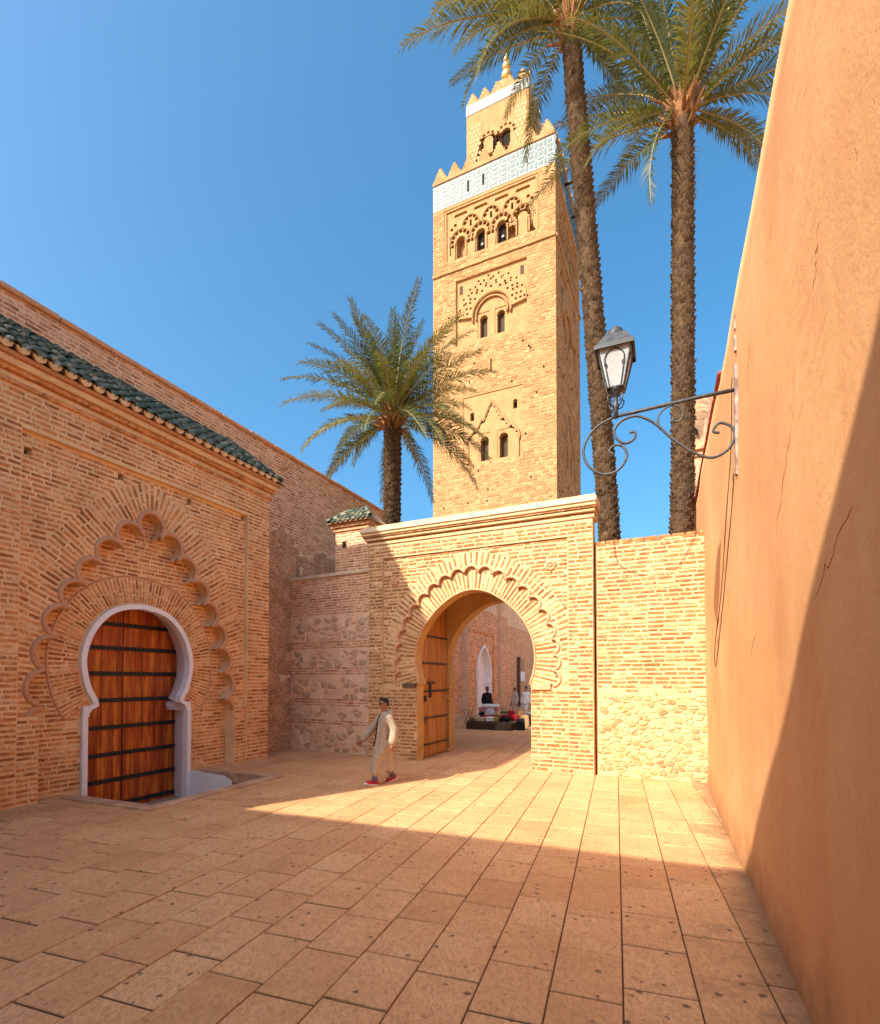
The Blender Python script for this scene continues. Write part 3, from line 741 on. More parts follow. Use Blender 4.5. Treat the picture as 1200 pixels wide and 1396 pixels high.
# little kiosk with a green hipped roof behind that wall
kx, ky = -2.62, 15.75
kio = thing('roofed_pillar', 'small brick pillar with green-tiled hipped roof behind the courtyard wall', 'pillar', (kx, ky, 0), GA)
MB().box(-.42, .75, -.42, .42, 0, 6.62).obj('pillar_body', 'wmortar', kio)
for z0, z1, p in [(6.62, 6.72, .05), (6.725, 6.82, .11)]: MB().box(-.42-p, .75+p, -.42-p, .42+p, z0, z1).obj('cornice_course', 'wbrick', kio)
put(kio, course(IN(rect(-.42, .75, 4.8, 6.6)), -.41, .74, 5.0, 6.6, h=.08, blen=(.18, .28), bh=.046, y=-.42, dp=.012), 'wbrick', 120)
MB().box(-.16, -.02, -.44, -.40, 6.12, 6.30).obj('vent', 'dark', kio)
kr = MB().add([(-.62, -.62, 6.83), (.95, -.62, 6.83), (.95, .62, 6.83), (-.62, .62, 6.83), (-.05, 0, 7.38), (.4, 0, 7.38)], [(0, 1, 5, 4), (1, 2, 5), (2, 3, 4, 5), (3, 0, 4), (3, 2, 1, 0)]).obj('roof', 'terracotta', kio)
ksl = math.atan2(.55, .62)
for i in range(9):
    x = -.58+i*.18; tot = .83
    for r in range(4):
        s_ = r*.2-.04; top = 1-max(0, (-.05-x)/.57, (x-.4)/.55)
        if s_+.12 > tot*top: continue
        link('roof_tile', cover, kr, loc=(x, -.62+s_*math.cos(ksl), 6.855+s_*math.sin(ksl)), rot=(ksl-.06, 0, random.gauss(0, .02)), scale=(.85, .8, .85))
for i in range(7):
    y = -.55+i*.18
    for r in range(3):
        s_ = r*.2-.04; top = 1-abs(y)/.62
        if s_+.12 > .79*top: continue
        link('roof_tile', cover, kr, loc=(-.62+s_*math.cos(.77), y, 6.855+s_*math.sin(.77)), rot=(.71, 0, -PI/2), scale=(.85, .8, .85))
for p0, p1 in [((-.62, -.62), (-.05, 0)), ((.95, -.62), (.4, 0)), ((-.62, .62), (-.05, 0))]:
    for k in range(4):
        t = k/4.4; a = math.atan2(p1[1]-p0[1], p1[0]-p0[0]); link('hip_tile', cover, kr, loc=(p0[0]+(p1[0]-p0[0])*t, p0[1]+(p1[1]-p0[1])*t, 6.9+.5*t), rot=(.55, 0, a-PI/2), scale=(.9, .75, .9))

# ================================================================== gate
random.seed(41)
gt = thing('gatehouse', 'sunlit brick gatehouse with scalloped horseshoe arch and open passage', 'gate', GO, GA)
gx = 3.02
ah = catmull([(1.47, 2.08), (1.545, 2.33), (1.585, 2.65), (1.54, 3.05), (1.39, 3.42), (1.16, 3.74), (.87, 4.02), (.52, 4.245), (.22, 4.355), (0, 4.38)], 5)
AR = [(gx-1.53, -.1), (gx-1.53, 1.97), (gx-1.46, 2.03)]+mirror(ah, gx)+[(gx+1.46, 2.03), (gx+1.53, 1.97), (gx+1.53, -.1)]
acurve = mirror(ah, gx)
mb = MB(); mb.plate([(.02, -.1)]+AR+[(5.98, -.1), (5.98, 5.8), (.02, 5.8)], [], .06, .36); mb.obj('arch_wall', 'gmortar', gt)
hi = [p for p in acurve if p[1] > 2.62]
full = [(hi[0][0], 1.98), (hi[0][0], 2.2), (hi[0][0], 2.42)]+hi+[(hi[-1][0], 2.42), (hi[-1][0], 2.2), (hi[-1][0], 1.98)]
full = [tuple(p) for p in resample(full, 120)]
ccurve = offset(full, .47, 12)
GL = lobes([tuple(p) for p in resample(ccurve, 22)], .44, 7)
mb = MB(); mb.plate([(0, -.1), (gx-1.53, -.1), (gx-1.53, 1.97), (gx-2.12, 1.97)]+GL+[(gx+2.12, 1.97), (gx+1.53, 1.97), (gx+1.53, -.1), (6.0, -.1), (6.0, 5.8), (0, 5.8)], [], 0, .062); mb.obj('front_wall', 'gmortar', gt)
mb = MB(); mb.plate([(.012, -.1), (.46, -.1), (.46, 5.43), (5.43, 5.43), (5.43, -.1), (5.988, -.1), (5.988, 5.79), (.012, 5.79)], [], -.045, .003); mb.obj('raised_frame', 'gmortar', gt)
MB().tube([(x, -.004, z) for x, z in GL], .034, 6).obj('scallop_moulding', 'pinkmould', gt, True)
MB().tube([(x, .058, z) for x, z in offset(AR[1:-1], .03, 2)], .026, 6).obj('arch_moulding', 'pinkmould', gt, True)
mb = MB(); n = len(AR); A = inset(AR, .006)
mb.add([(x, .055, z) for x, z in A]+[(x, .365, z) for x, z in A], [(i, i+1, n+i+1, n+i) for i in range(n-1)]); mb.obj('arch_soffit', 'yplaster', gt)
# passage hall and the rear arch
mb = MB(); mb.box(.02, 1.36, .37, 2.05, -.1, 5.1); mb.box(4.70, 5.98, .37, 2.05, -.1, 5.1); mb.box(1.36, 4.70, .37, 2.05, 4.72, 5.1); mb.obj('passage_wall', 'yplaster', gt)
mb = MB(); mb.plate([(.02, -.1)]+AR+[(5.98, -.1), (5.98, 5.1), (.02, 5.1)], [], 2.05, 2.45); mb.obj('rear_arch', 'yplaster', gt)
put(gt, course(lambda X, Z: (Z < 1.9), 1.40, 1.488, 0, 1.9, h=.09, bh=.055, y=2.05, dp=.012), 'gbrick', 40)
# leaves folded back inside
for sg, nm in ((-1, 0), (1, 1)):
    lf = thing('gate_leaf', ('open honey-coloured plank gate leaf folded against the left passage wall', 'open plank gate leaf folded against the right passage wall')[nm], 'gate leaf', world_pt(gt, gx+sg*1.62, .39, .04), GA, 'leaves of the passage gate')
    k = 0; y = 0
    while y < 1.6:
        wd = random.uniform(.12, .19); zt = 4.1+.35*min(1, y/1.6)
        bevel(MB().box(-.03, .03+random.uniform(-.004, .004), y, y+wd-.008, 0, zt).obj('plank', 'gatewood', lf), .008, 1); y += wd
    for z in (.32, 1.05, 1.78, 2.55, 3.3):
        for side in (-sg,):
            MB().box(*( (.03, .05) if side > 0 else (-.05, -.03)), .02, 1.6, z-.03, z+.03).obj('iron_band', 'greywood', lf)
    xs = .045 if sg < 0 else -.045
    hd = MB(); hd.box(min(xs, xs*1.9), max(xs, xs*1.9), .30, .72, 1.98, 2.04); hd.box(min(xs, xs*1.9), max(xs, xs*1.9), .42, .49, 1.60, 2.02); hd.obj('bolt', 'iron', lf)
    MB().box(min(xs, xs*1.9), max(xs, xs*1.9), .08, .2, 1.5, 1.66).obj('lock_plate', 'iron', lf)
    MB().tube([(xs*1.6, .14+.07*math.cos(t), .98+.07*math.sin(t)) for t in np.linspace(0, 2*PI, 14)[:-1]], .012, 5, True).obj('ring_handle', 'iron', lf)
    MB().tube([(xs*1.2, .015, .3), (xs*1.2, .015, 1.5)], .012, 5).obj('edge_bar', 'iron', lf)
# brickwork
outc = [(gx-2.6, 1.9)]+offset(full, .96, 16)+[(gx+2.6, 1.9)]
GLP = [(gx-2.12, 1.95)]+GL+[(gx+2.12, 1.95)]
arin = [(gx-1.53, -.2)]+AR[1:-1]+[(gx+1.53, -.2)]
frame_f = lambda X, Z: (((X < .455) | (X > 5.435) | (Z > 5.435)) & (X > .02) & (X < 5.98) & (Z < 5.78))
b1 = course(frame_f, .02, 5.98, .01, 5.78, h=.094, bh=.054, y=-.045, dp=.012)
b2 = course(IN([(.47, 0), (5.42, 0), (5.42, 1.94), (.47, 1.94)], rect(gx-1.53, gx+1.53, -.1, 2)), .01, 5.99, .01, 1.93, h=.094, bh=.054, y=0, dp=.012)
b3 = course(IN(rect(.47, 5.42, 1.95, 5.42), outc, GLP), .47, 5.42, 1.96, 5.42, h=.094, bh=.054, y=0, dp=.012)
put(gt, b1+b2+b3, 'gbrick', 300)
pt = lambda P_, p: pip(P_, np.array([p[0]]), np.array([p[1]]))[0]
def g_edge(c, n):
    for r in np.arange(.3, .9, .01):
        if not pt(GLP, c+n*r): return r
    return .6
v1 = radial(acurve, .04, lambda c, n: g_edge(c, n)-.06, pitch=.086, th=.048, y=.06, dp=.012, k=14, split=.7)
v2 = radial(full, lambda c, n: g_edge(c, n)+.05, .97, pitch=.086, th=.050, y=0, dp=.012, k=14, split=.3, keep=lambda p: not pt(GLP, p) and .47 < p[0] < 5.42 and p[1] < 5.42 and p[1] > 1.98)
put(gt, v1+v2, 'gbrick', 300, 'arch_brick')
# cornice
for z0, z1, pr, m in [(5.8, 5.88, .075, 'gmortar'), (5.885, 5.93, .05, 'gbrick'), (5.935, 6.0, .11, 'gmortar'), (6.005, 6.05, .14, 'gbrick'), (6.055, 6.13, .17, 'gmortar'), (6.135, 6.26, .20, 'cap'), (6.262, 6.31, .15, 'gmortar')]:
    bevel(MB().box(-pr, 6+pr*.5, -pr, .36+pr*.5, z0, z1).obj('cornice_course', m, gt), .014, 1)
for x, z in ((.80, 4.79), (5.03, 4.81)):
    mb = MB(); mb.ball((x, 0, z), (.05, .06, .05), 8, 5)
    for k in range(8): a = k*PI/4; mb.ball((x+.088*math.cos(a), 0, z+.088*math.sin(a)), (.047, .05, .047), 8, 5)
    mb.obj('rosette', 'pinkmould', gt, True)
bevel(MB().box(gx-1.95, gx-1.54, -.05, .02, 1.93, 2.04).obj('impost_block', 'greywood', gt), .01)
bevel(MB().box(gx+1.535, gx+2.0, -.05, .03, 1.90, 2.05).obj('impost_block', 'pinkmould', gt), .01)
# ================================================================== right flank wall
random.seed(51)
fl = thing('flank_wall', 'sunlit brick wall on rubble footing between gatehouse and salmon wall', 'wall', world_pt(gt, 6.0, .10, 0), GA)
MB().box(-.02, 3.0, 0, .5, -.1, 5.2).obj('wall_face', 'gmortar', fl)
for k in range(9): bevel(MB().box(-.01+k*.27, -.01+k*.27+.255, -.015, .51, 5.2, 5.27).obj('coping_brick', 'gbrick', fl), .012, 1)
put(fl, course(lambda X, Z: (Z > 1.92+.06*np.sin(X*6)), .06, 2.5, 1.85, 5.19, h=.094, bh=.05, blen=(.2, .34), y=0, dp=.012), 'gbrick', 300)
rubble(fl, lambda X, Z: (Z < 1.84) & (X > .08) & (Z > .02), .0, 2.6, .0, 1.9, s=(.16, .10), y=0, dp=.024, gap=.007, skip=.06, mat=['gstone', 'gmortar', 'gmortar', 'gbrick_l'], bounds=[((.05, 0), (-1, 0)), ((0, .01), (0, -1))])
MB().box(.0, .03, -.004, .01, 0, 5.2).obj('joint_shadow', 'dark', fl)  # dark strip painted in as the shadow the gatehouse casts on this wall
pk = thing('stone_finial', 'small rounded dark knob on the wall beside the gate cornice', 'finial', world_pt(gt, 6.22, .3, 5.27))
MB().lathe([(.08, 0), (.10, .05), (.11, .14), (.09, .22), (.03, .27)], 10).obj('knob', 'trunk', pk, True)

# ================================================================== salmon wall on the right
def wall_y(x, z): return .012*math.sin(x*.9+z*.5)+.006*math.sin(x*2.3-z*1.7)+.006*math.sin(z*3.1+x*.4)+.06*max(0, .5-z)**2
rw = thing('salmon_wall', 'tall salmon-pink plaster wall running along the right side', 'wall', RO, RA)
mb = MB(); nx, nz = 150, 34; xs = np.linspace(-9, 34, nx); zs = np.linspace(-.1, 6.72, nz); V = []; F = []
for z in zs:
    for x in xs:
        y = wall_y(x, z)
        V.append((x, y, z))
for j in range(nz-1):
    for i in range(nx-1): a = j*nx+i; F.append((a, a+1, a+nx+1, a+nx))
k = len(V); V += [(x, -.6, 6.72) for x in xs]; t0 = (nz-1)*nx
for i in range(nx-1): F.append((t0+i, t0+i+1, k+i+1, k+i))
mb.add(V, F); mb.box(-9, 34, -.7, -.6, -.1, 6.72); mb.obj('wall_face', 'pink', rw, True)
for i in range(9): bevel(MB().box(1.9+i*.8, 1.9+i*.8+.785, -.3, .035, 6.73, 6.79).obj('coping_tile', 'redtrim', rw), .02, 1)
random.seed(9)
for (xa, za), (xb, zb_) in [((-3.25, 4.75), (-3.05, 4.45)), ((-2.55, 4.0), (-2.0, 3.3)), ((-3.7, 3.0), (-3.0, 2.62)), ((-.9, 5.5), (-.75, 5.1)), ((1.0, 3.4), (1.35, 3.05)), ((-1.0, 2.6), (-.7, 2.4))]:
    pts = []; m = 14
    for k in range(m+1):
        t = k/m; x = xa+(xb-xa)*t+random.gauss(0, .018); z = za+(zb_-za)*t+random.gauss(0, .018); pts.append((x, wall_y(x, z)+.0005, z))
    MB().tube(pts, [.0008+.0028*math.sin(PI*min(1, .06+k/m*.94))*random.uniform(.3, 1.2) for k in range(m+1)], 4).obj('plaster_crack', 'crack', rw)
# shaded houses beyond the salmon wall
ht = thing('brown_turret', 'shaded brown rendered turret behind the palm trunk by the salmon wall', 'turret', (9.35, 18.2, 0), GA)
MB().box(-.75, .75, -.6, .8, 0, 10.2).obj('turret_body', 'stone', ht)
MB().box(-.65, .45, -.5, .6, 10.2, 12.1).obj('chimney_body', 'stone', ht)
for z, p in ((9.9, .08), (10.12, .14)): MB().box(-.75-p, .75+p, -.6-p, .8+p, z, z+.12).obj('string_course', 'pinkmould', ht)
MB().tube([(-.5+.35*math.cos(t), -.62, 10.7+.3*math.sin(t)) for t in np.linspace(0, PI, 9)], .06, 6).obj('arch_hood', 'dark', ht)
MB().box(-.55, -.3, -.72, -.6, 5, 8.3).obj('downpipe', 'greywood', ht)

# ================================================================== minaret
random.seed(61)
mn = thing('minaret', 'tall square sandstone minaret with carved windows and tiled top band', 'tower', TO, TA)
W = 12.6
def keyhole(cx, z0, hw, zc, r, n=9):
    a0 = -math.asin(min(.95, .45)); pts = [(cx-hw, z0), (cx-hw, zc-r*.62), (cx-hw*.86, zc-r*.5)]
    pts += [(cx+r*math.cos(t), zc+r*math.sin(t)) for t in np.linspace(PI+.45, -.45, n)]
    return pts+[(cx+hw*.86, zc-r*.5), (cx+hw, zc-r*.62), (cx+hw, z0)]
def rnd(P_): return [tuple(map(float, p)) for p in P_]
def tower_face(fc, front):
    P1 = rect(1.5, 10.75, 44.55, 49.72); P2 = rect(2.55, 9.85, 35.6, 42.28); P3 = rect(3.35, 9.35, 23.3, 30.15)
    slit = rect(6.18, 6.34, 32.1, 33.4)
    MB().plate(rect(0 if front else .9, W, 0, 50.28), [P1, P2, P3, slit], 0, .9).obj('face_wall', 'tmortar', fc)
    # tier 1: four lobed arches, interlace above
    h1 = []; ax = [3.02, 5.16, 7.32, 9.46]
    for i, cx in enumerate(ax):
        h1.append(keyhole(cx, 44.66, .44, 46.42, .50))
        for k in range(9):
            a = R_(-22+k*28); h1.append(circ(cx+.93*math.cos(a), 46.46+.93*math.sin(a), .205, 8))
    for cx in [4.09, 6.24, 8.39]:
        for k in range(5):
            a = R_(5+k*42.5); h1.append(circ(cx+.62*math.cos(a), 48.0+.62*math.sin(a), .21, 8))
        h1.append(rect(cx-.1, cx+.12, 47.55, 48.2))
    for x in (1.95, 10.45):
        sg = 1 if x < 5 else -1
        for k in range(2): h1.append(circ(x+sg*.1+sg*.38*k, 47.9+.32*k, .18, 8))
        h1.append(rect(x-.14, x+.0, 45.2, 47.2))
    for cx in (3.02, 5.16, 7.32, 9.46): h1.append([(cx-.75, 49.0), (cx+.75, 49.02), (cx+.62, 49.32), (cx-.62, 49.3)])
    MB().plate(rect(1.45, 10.8, 44.5, 49.77), h1, .14, .88).obj('arcade_panel', 'tmortar', fc)
    for cx in ax: MB().tube([(cx+1.2*math.cos(t), .12, 46.4+1.22*math.sin(t)) for t in np.linspace(PI+.1, -.1, 17)], .065, 5).obj('interlaced_rib', 'tstone', fc)
    for cx in (4.09, 6.24, 8.39): MB().tube([(cx+.9*math.cos(t), .12, 47.75+.98*math.sin(t)) for t in np.linspace(PI+.5, -.5, 17)], .06, 5).obj('interlaced_rib', 'tstone', fc)
    for i, cx in enumerate(ax):
        for s_ in (-.62, .62): MB().lathe([(.09, 44.66), (.09, 46.0), (.16, 46.12), (.17, 46.25)], 6, (cx+s_, .1)).obj('colonnette', 'tstone', fc)
        if i in (1, 2): MB().box(cx-.46, cx+.46, .7, .74, 44.6, 46.95).obj('window_void', 'dark', fc); MB().ball((cx+.02, .55, 45.6), (.15, .06, .15), 8, 5).obj('loudspeaker', 'bandwhite', fc)
    # tier 2: round arch with scalloped halo
    cx, cz = 6.3, 38.05; h2 = []
    for w_ in (-.85, .92): h2.append(keyhole(cx+w_, 35.85, .38, 37.65, .43))
    halo = []
    for rr, N, r0 in ((2.36, 15, .125), (2.80, 17, .12), (3.22, 20, .115)):
        for k in range(N):
            a = R_(4+172*k/(N-1)); q = rr+.14*(-1)**k; halo.append(circ(cx+q*math.cos(a), cz+.3+q*math.sin(a), r0*1.12, 6))
    MB().plate(rect(2.5, 9.9, 35.55, 42.33), h2, .2, .88).obj('arch_field', 'tmortar', fc)
    ring = [(cx+3.55*math.cos(t), cz+.3+3.55*math.sin(t)) for t in np.linspace(PI+.02, -.02, 25)]
    inn = [(cx+2.0*math.cos(t), cz+1.98*math.sin(t)) for t in np.linspace(0, PI, 21)]
    MB().plate(ring+inn, halo, -.06, .2).obj('scalloped_halo', 'tmortar', fc)
    for r0 in (1.98, 1.62): MB().tube([(cx+r0*math.cos(t), .08, cz+r0*math.sin(t)) for t in np.linspace(PI+.25, -.25, 24)], .11, 6).obj('arch_rib', 'tstone', fc, True)
    for w_ in (-.85, .92):
        MB().box(cx+w_-.4, cx+w_+.4, 0.7, .74, 35.8, 38.1).obj('window_shutter', 'shutter', fc)
        MB().tube([(cx+w_-.62, .19, 36.0), (cx+w_-.62, .19, 38.35), (cx+w_+.62, .19, 38.35)], .06, 5).obj('window_label', 'tstone', fc)
    for x in (3.05, 9.35): MB().box(x-.17, x+.17, .17, .22, 40.9, 41.75).obj('niche', 'shutter', fc)
    # tier 3: stepped gable groove over two windows
    h3 = [keyhole(cx-.75, 23.5, .42, 25.45, .46), keyhole(cx+1.2, 23.5, .42, 25.45, .46), keyhole(4.25, 27.7, .2, 28.35, .22), keyhole(8.65, 28.0, .2, 28.7, .22)]
    MB().plate(rect(3.3, 9.4, 23.25, 30.2), h3, .08, .88).obj('gable_field', 'tmortar', fc)
    for x, z in ((cx-.75, 23.5), (cx+1.2, 23.5)): MB().box(x-.46, x+.46, .7, .74, z, z+2.5).obj('window_shutter', 'shutter', fc); MB().tube([(x-.62, .07, z+.1), (x-.62, .07, z+2.75), (x+.6, .07, z+2.75)], .05, 5).obj('window_label', 'tstone', fc)
    for x, z in ((4.25, 27.6), (8.65, 27.9)): MB().box(x-.25, x+.25, .7, .74, z, z+1.1).obj('window_shutter', 'dark', fc)
    zig = [(3.8, 23.45), (3.8, 25.1), (3.65, 25.4), (3.8, 25.9), (4.5, 26.75), (4.62, 26.5), (5.3, 27.7), (5.42, 27.4), (6.0, 28.7), (6.4, 29.3)]
    full_z = zig+[(12.8-x, z-.15) for x, z in zig[::-1]]
    up = [(x, z+.0) for x, z in full_z]
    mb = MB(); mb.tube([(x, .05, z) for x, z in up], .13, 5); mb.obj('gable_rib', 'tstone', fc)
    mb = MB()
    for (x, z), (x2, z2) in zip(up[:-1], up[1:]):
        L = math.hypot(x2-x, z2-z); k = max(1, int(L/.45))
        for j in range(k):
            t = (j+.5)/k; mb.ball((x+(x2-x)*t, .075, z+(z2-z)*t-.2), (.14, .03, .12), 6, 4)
    mb.obj('gable_rib_shade', 'dark', fc)  # dark blobs stand in for the shade below the stepped rib
    MB().box(6.1, 6.42, .8, .84, 32, 33.5).obj('slit_void', 'dark', fc)
    # string course and top mouldings
    for k in range(14): MB().box((.0 if front else .05)+k*.9, .88+k*.9, -.16, .04, 43.3+random.uniform(-.03, .03), 43.6+random.uniform(-.03, .03)).obj('string_block', 'tstone', fc)
    MB().tube([(1.3, .0, 44.5), (1.3, .0, 49.95), (10.95, .0, 49.95), (10.95, .0, 44.5)], .07, 5).obj('panel_frame', 'tstone', fc)
    # ashlar blocks
    allp = lambda X, Z: ~(pip(rect(1.2, 11.05, 44.4, 50.05), X, Z) | pip(rect(2.5, 9.9, 35.55, 42.33), X, Z) | pip(rect(3.3, 9.4, 23.25, 30.2), X, Z) | ((Z > 43.2) & (Z < 43.7)) | pip(rect(6.1, 6.42, 32, 33.5), X, Z))
    it = course(allp, .06, W-.06, 15 if front else 17, 50.2, h=.30, blen=(.22, .62), joint=.05, bh=.245, y=0, dp=.028, zj=.06, xs_=.05, skip=.12)
    put(mn, it, 'tstone', 300 if front else 0, 'ashlar_block', holder=fc, jit=.3)
    for k in range(46):
        x, z = random.uniform(.4, W-.4), random.uniform(19, 43)
        if allp(np.array([x]), np.array([z]))[0]: MB().box(x-.06, x+.06, -.07, .0, z-.08, z+.08).obj('putlog_hole', 'dark', fc)
    # faience band with glazed inlays
    MB().box(0 if front else .5, W, -.03, .5, 50.29, 52.98).obj('faience_band', 'bandwhite', fc)
    cell = .9; sq = MB().add(*[(lambda V, F: (V, F))([(-.2, 0, -.2), (.2, 0, -.2), (.2, 0, .2), (-.2, 0, .2), (-.17, -.02, -.17), (.17, -.02, -.17), (.17, -.02, .17), (-.17, -.02, .17)], [(4, 5, 6, 7), (0, 1, 5, 4), (1, 2, 6, 5), (2, 3, 7, 6), (3, 0, 4, 7)])][0]).mesh('glazed_inlay', 'bandteal')
    ov = MB(); m = 8
    ov.add([(.36*math.cos(2*PI*i/m), 0, .16*math.sin(2*PI*i/m)) for i in range(m)]+[(.34*math.cos(2*PI*i/m), -.02, .14*math.sin(2*PI*i/m)) for i in range(m)], [tuple(range(m, 2*m))]+[(i, (i+1) % m, m+(i+1) % m, m+i) for i in range(m)]); ov = ov.mesh('glazed_inlay', 'bandteal')
    for i in range(14):
        for j in range(3):
            x, z = .45+i*cell, 50.74+j*cell
            if random.random() < .04: continue
            link('glazed_inlay', sq, fc, loc=(x, -.031, z), scale=(.95, 1, .95))
            link('glazed_inlay', ov, fc, loc=(x+cell/2, -.031, z), rot=(0, PI/2, 0))
            if j < 2: link('glazed_inlay', ov, fc, loc=(x, -.031, z+cell/2))
    for x in ((3.9, 5.5) if front else (4, 8)): MB().box(x-.1, x+.1, -1.0 if not front else -.06, -.02, 51.0 if front else 51.5, 52.1 if front else 51.65).obj('band_slit', 'dark', fc)
    MB().box(-.0 if front else .2, W, -.14, .45, 52.99, 53.28).obj('parapet_ledge', 'tstone', fc)
    # stepped merlons
    nm = 8
    for k in range(nm):
        cx_ = W*(k+.5)/nm if True else 0; hw = W/nm/2
        st = []; steps = 5
        for s_ in range(steps): st += [(cx_-hw*.98*(1-s_/steps), 53.28+s_*.28), (cx_-hw*.98*(1-s_/steps), 53.28+(s_+1)*.28)]
        pts = st+[(2*cx_-x, z) for x, z in st[::-1]]
        if not front and k == 0: continue
        MB().plate(pts, [], .0, .38).obj('merlon', 'tstone', fc)
ff = link('front_face', None, mn); tower_face(ff, True)
sf = link('side_face', None, mn, loc=(W, 0, 0), rot=(0, 0, PI/2)); tower_face(sf, False)
mb = MB(); mb.box(0, W-.9, .9, W, 0, 50.0); mb.box(.3, W-.3, .5, W, 50.0, 53.3); mb.obj('tower_core', 'tmortar', mn)
# lantern on top
LX, LYY, LW = 2.55, 2.9, 6.8
lt = link('lantern', None, mn, loc=(LX, LYY, 53.2))
def lant_face(par):
    hs = [keyhole(2.45, 4.0, .5, 5.3, .55), keyhole(4.35, 4.0, .5, 5.3, .55)]
    for c in (2.45, 4.35): hs += [circ(c+.95*math.cos(R_(a)), 5.3+.95*math.sin(R_(a)), .17, 6) for a in range(0, 181, 30)]
    MB().plate(rect(0, LW, 0, 9.0), hs, 0, .3).obj('lantern_wall', 'tmortar', par)
    MB().box(1.6, 5.2, .31, .33, 3.8, 6).obj('window_void', 'dark', par)
    mb = MB()
    for r in range(14):
        for c in (0, 1):
            for q in range(3):
                x = (.3 if c == 0 else LW-1.5)+.3+q*.42+(.21 if r % 2 else 0)-.15; z = 1.0+r*.5
                mb.add([(x-.16, -.02, z), (x, -.02, z-.2), (x+.16, -.02, z), (x, -.02, z+.2)], [(0, 1, 2, 3)])
    mb.obj('lozenge_relief', 'pinkmould', par)
    MB().box(-.04, LW+.04, -.05, .3, 9.01, 10.1).obj('faience_band', 'bandwhite', par)
    for k in range(5):
        hw = LW/10; c = LW*(k+.5)/5; st = []
        for s_ in range(4): st += [(c-hw*.98*(1-s_/4), 10.12+s_*.28), (c-hw*.98*(1-s_/4), 10.12+(s_+1)*.28)]
        MB().plate(st+[(2*c-x, z) for x, z in st[::-1]], [], 0, .3).obj('merlon', 'tstone', par)
lant_face(lt)
l2 = link('lantern_side', None, mn, loc=(LX+LW, LYY, 53.2), rot=(0, 0, PI/2)); lant_face(l2)
MB().box(.02, LW-.31, .34, LW, 0, 10.1).obj('lantern_core', 'tmortar', lt)
dm = MB()
dm.lathe([(2.3, 10.1), (2.35, 11.2), (2.2, 12.2), (1.7, 13.3), (.9, 14.2), (.2, 14.7)], 20, (LW/2, LW/2)); dm.obj('dome', 'tstone', lt, True)
fn = MB(); fn.lathe([(.12, 14.6), (.12, 15.2)], 8, (LW/2, LW/2))
for z, r in ((15.5, .62), (16.55, .5), (17.35, .36)): fn.ball((LW/2, LW/2, z), r, 12, 8)
fn.lathe([(.05, 17.6), (.03, 18.6)], 6, (LW/2, LW/2)); fn.obj('finial_balls', 'gold', lt, True)

# ================================================================== palms
def frond_mesh(th0, droop, seed, pairs=90):
    r = random.Random(seed); N = 26; P_ = [Vector((0, 0, 0))]; T_ = []
    for i in range(N):
        t = i/N; th = th0-droop*(t**1.35); d = Vector((math.cos(th), .05*math.sin(seed+3*t), math.sin(th))).normalized(); T_.append(d); P_.append(P_[-1]+d/N)
    T_.append(T_[-1]); V = []; F = []; mi = []
    rad = [.0065*(1-.85*i/N)+.001 for i in range(N+1)]
    mb = MB(); mb.tube(P_, rad, 5); V += mb.V; F += mb.F; mi += [1]*len(mb.F)
    for j in range(pairs):
        t = .10+.89*(j/(pairs-1)); f = t*N; i = min(int(f), N-1); p = P_[i].lerp(P_[i+1], f-i); d = T_[i]
        side = Vector((0, 1, 0)); up = d.cross(side)*-1 if d.cross(side).z < 0 else d.cross(side)
        prof = min(1, .35+2.2*(t-.08))*(1-max(0, t-.55)*1.35)
        for sg in (-1, 1):
            L = .145*prof*r.uniform(.8, 1.15); al = R_(62-32*t+r.uniform(-8, 8)); lift = r.uniform(-.1, .75)
            dr_ = (d*math.cos(al)+(side*sg*math.cos(lift)+up*math.sin(lift))*math.sin(al)).normalized()
            wd = d*(.0062*(1.1-.4*t)); q = p; mid = p+dr_*L*.55; tip = p+dr_*L+Vector((0, 0, -L*r.uniform(.1, .34)))
            k = len(V); V += [tuple(q-wd*.6), tuple(q+wd*.6), tuple(mid+wd), tuple(mid-wd), tuple(tip)]
            F += [(k, k+1, k+2, k+3), (k+3, k+2, k+4)]; mi += [0, 0]
    me = bpy.data.meshes.new('frond'); me.from_pydata(V, [], F); me.materials.append(M['frond']); me.materials.append(M['rachis'])
    me.polygons.foreach_set('material_index', mi); me.update(); return me
FM = {}
def frond(el, k):
    key = (round(el/12), k % 2)
    if key not in FM: FM[key] = frond_mesh(R_(key[0]*12), R_(52 if key[0] < 4 else 34)+.1*(k % 2), key[0]*3+k % 2)
    return FM[key]
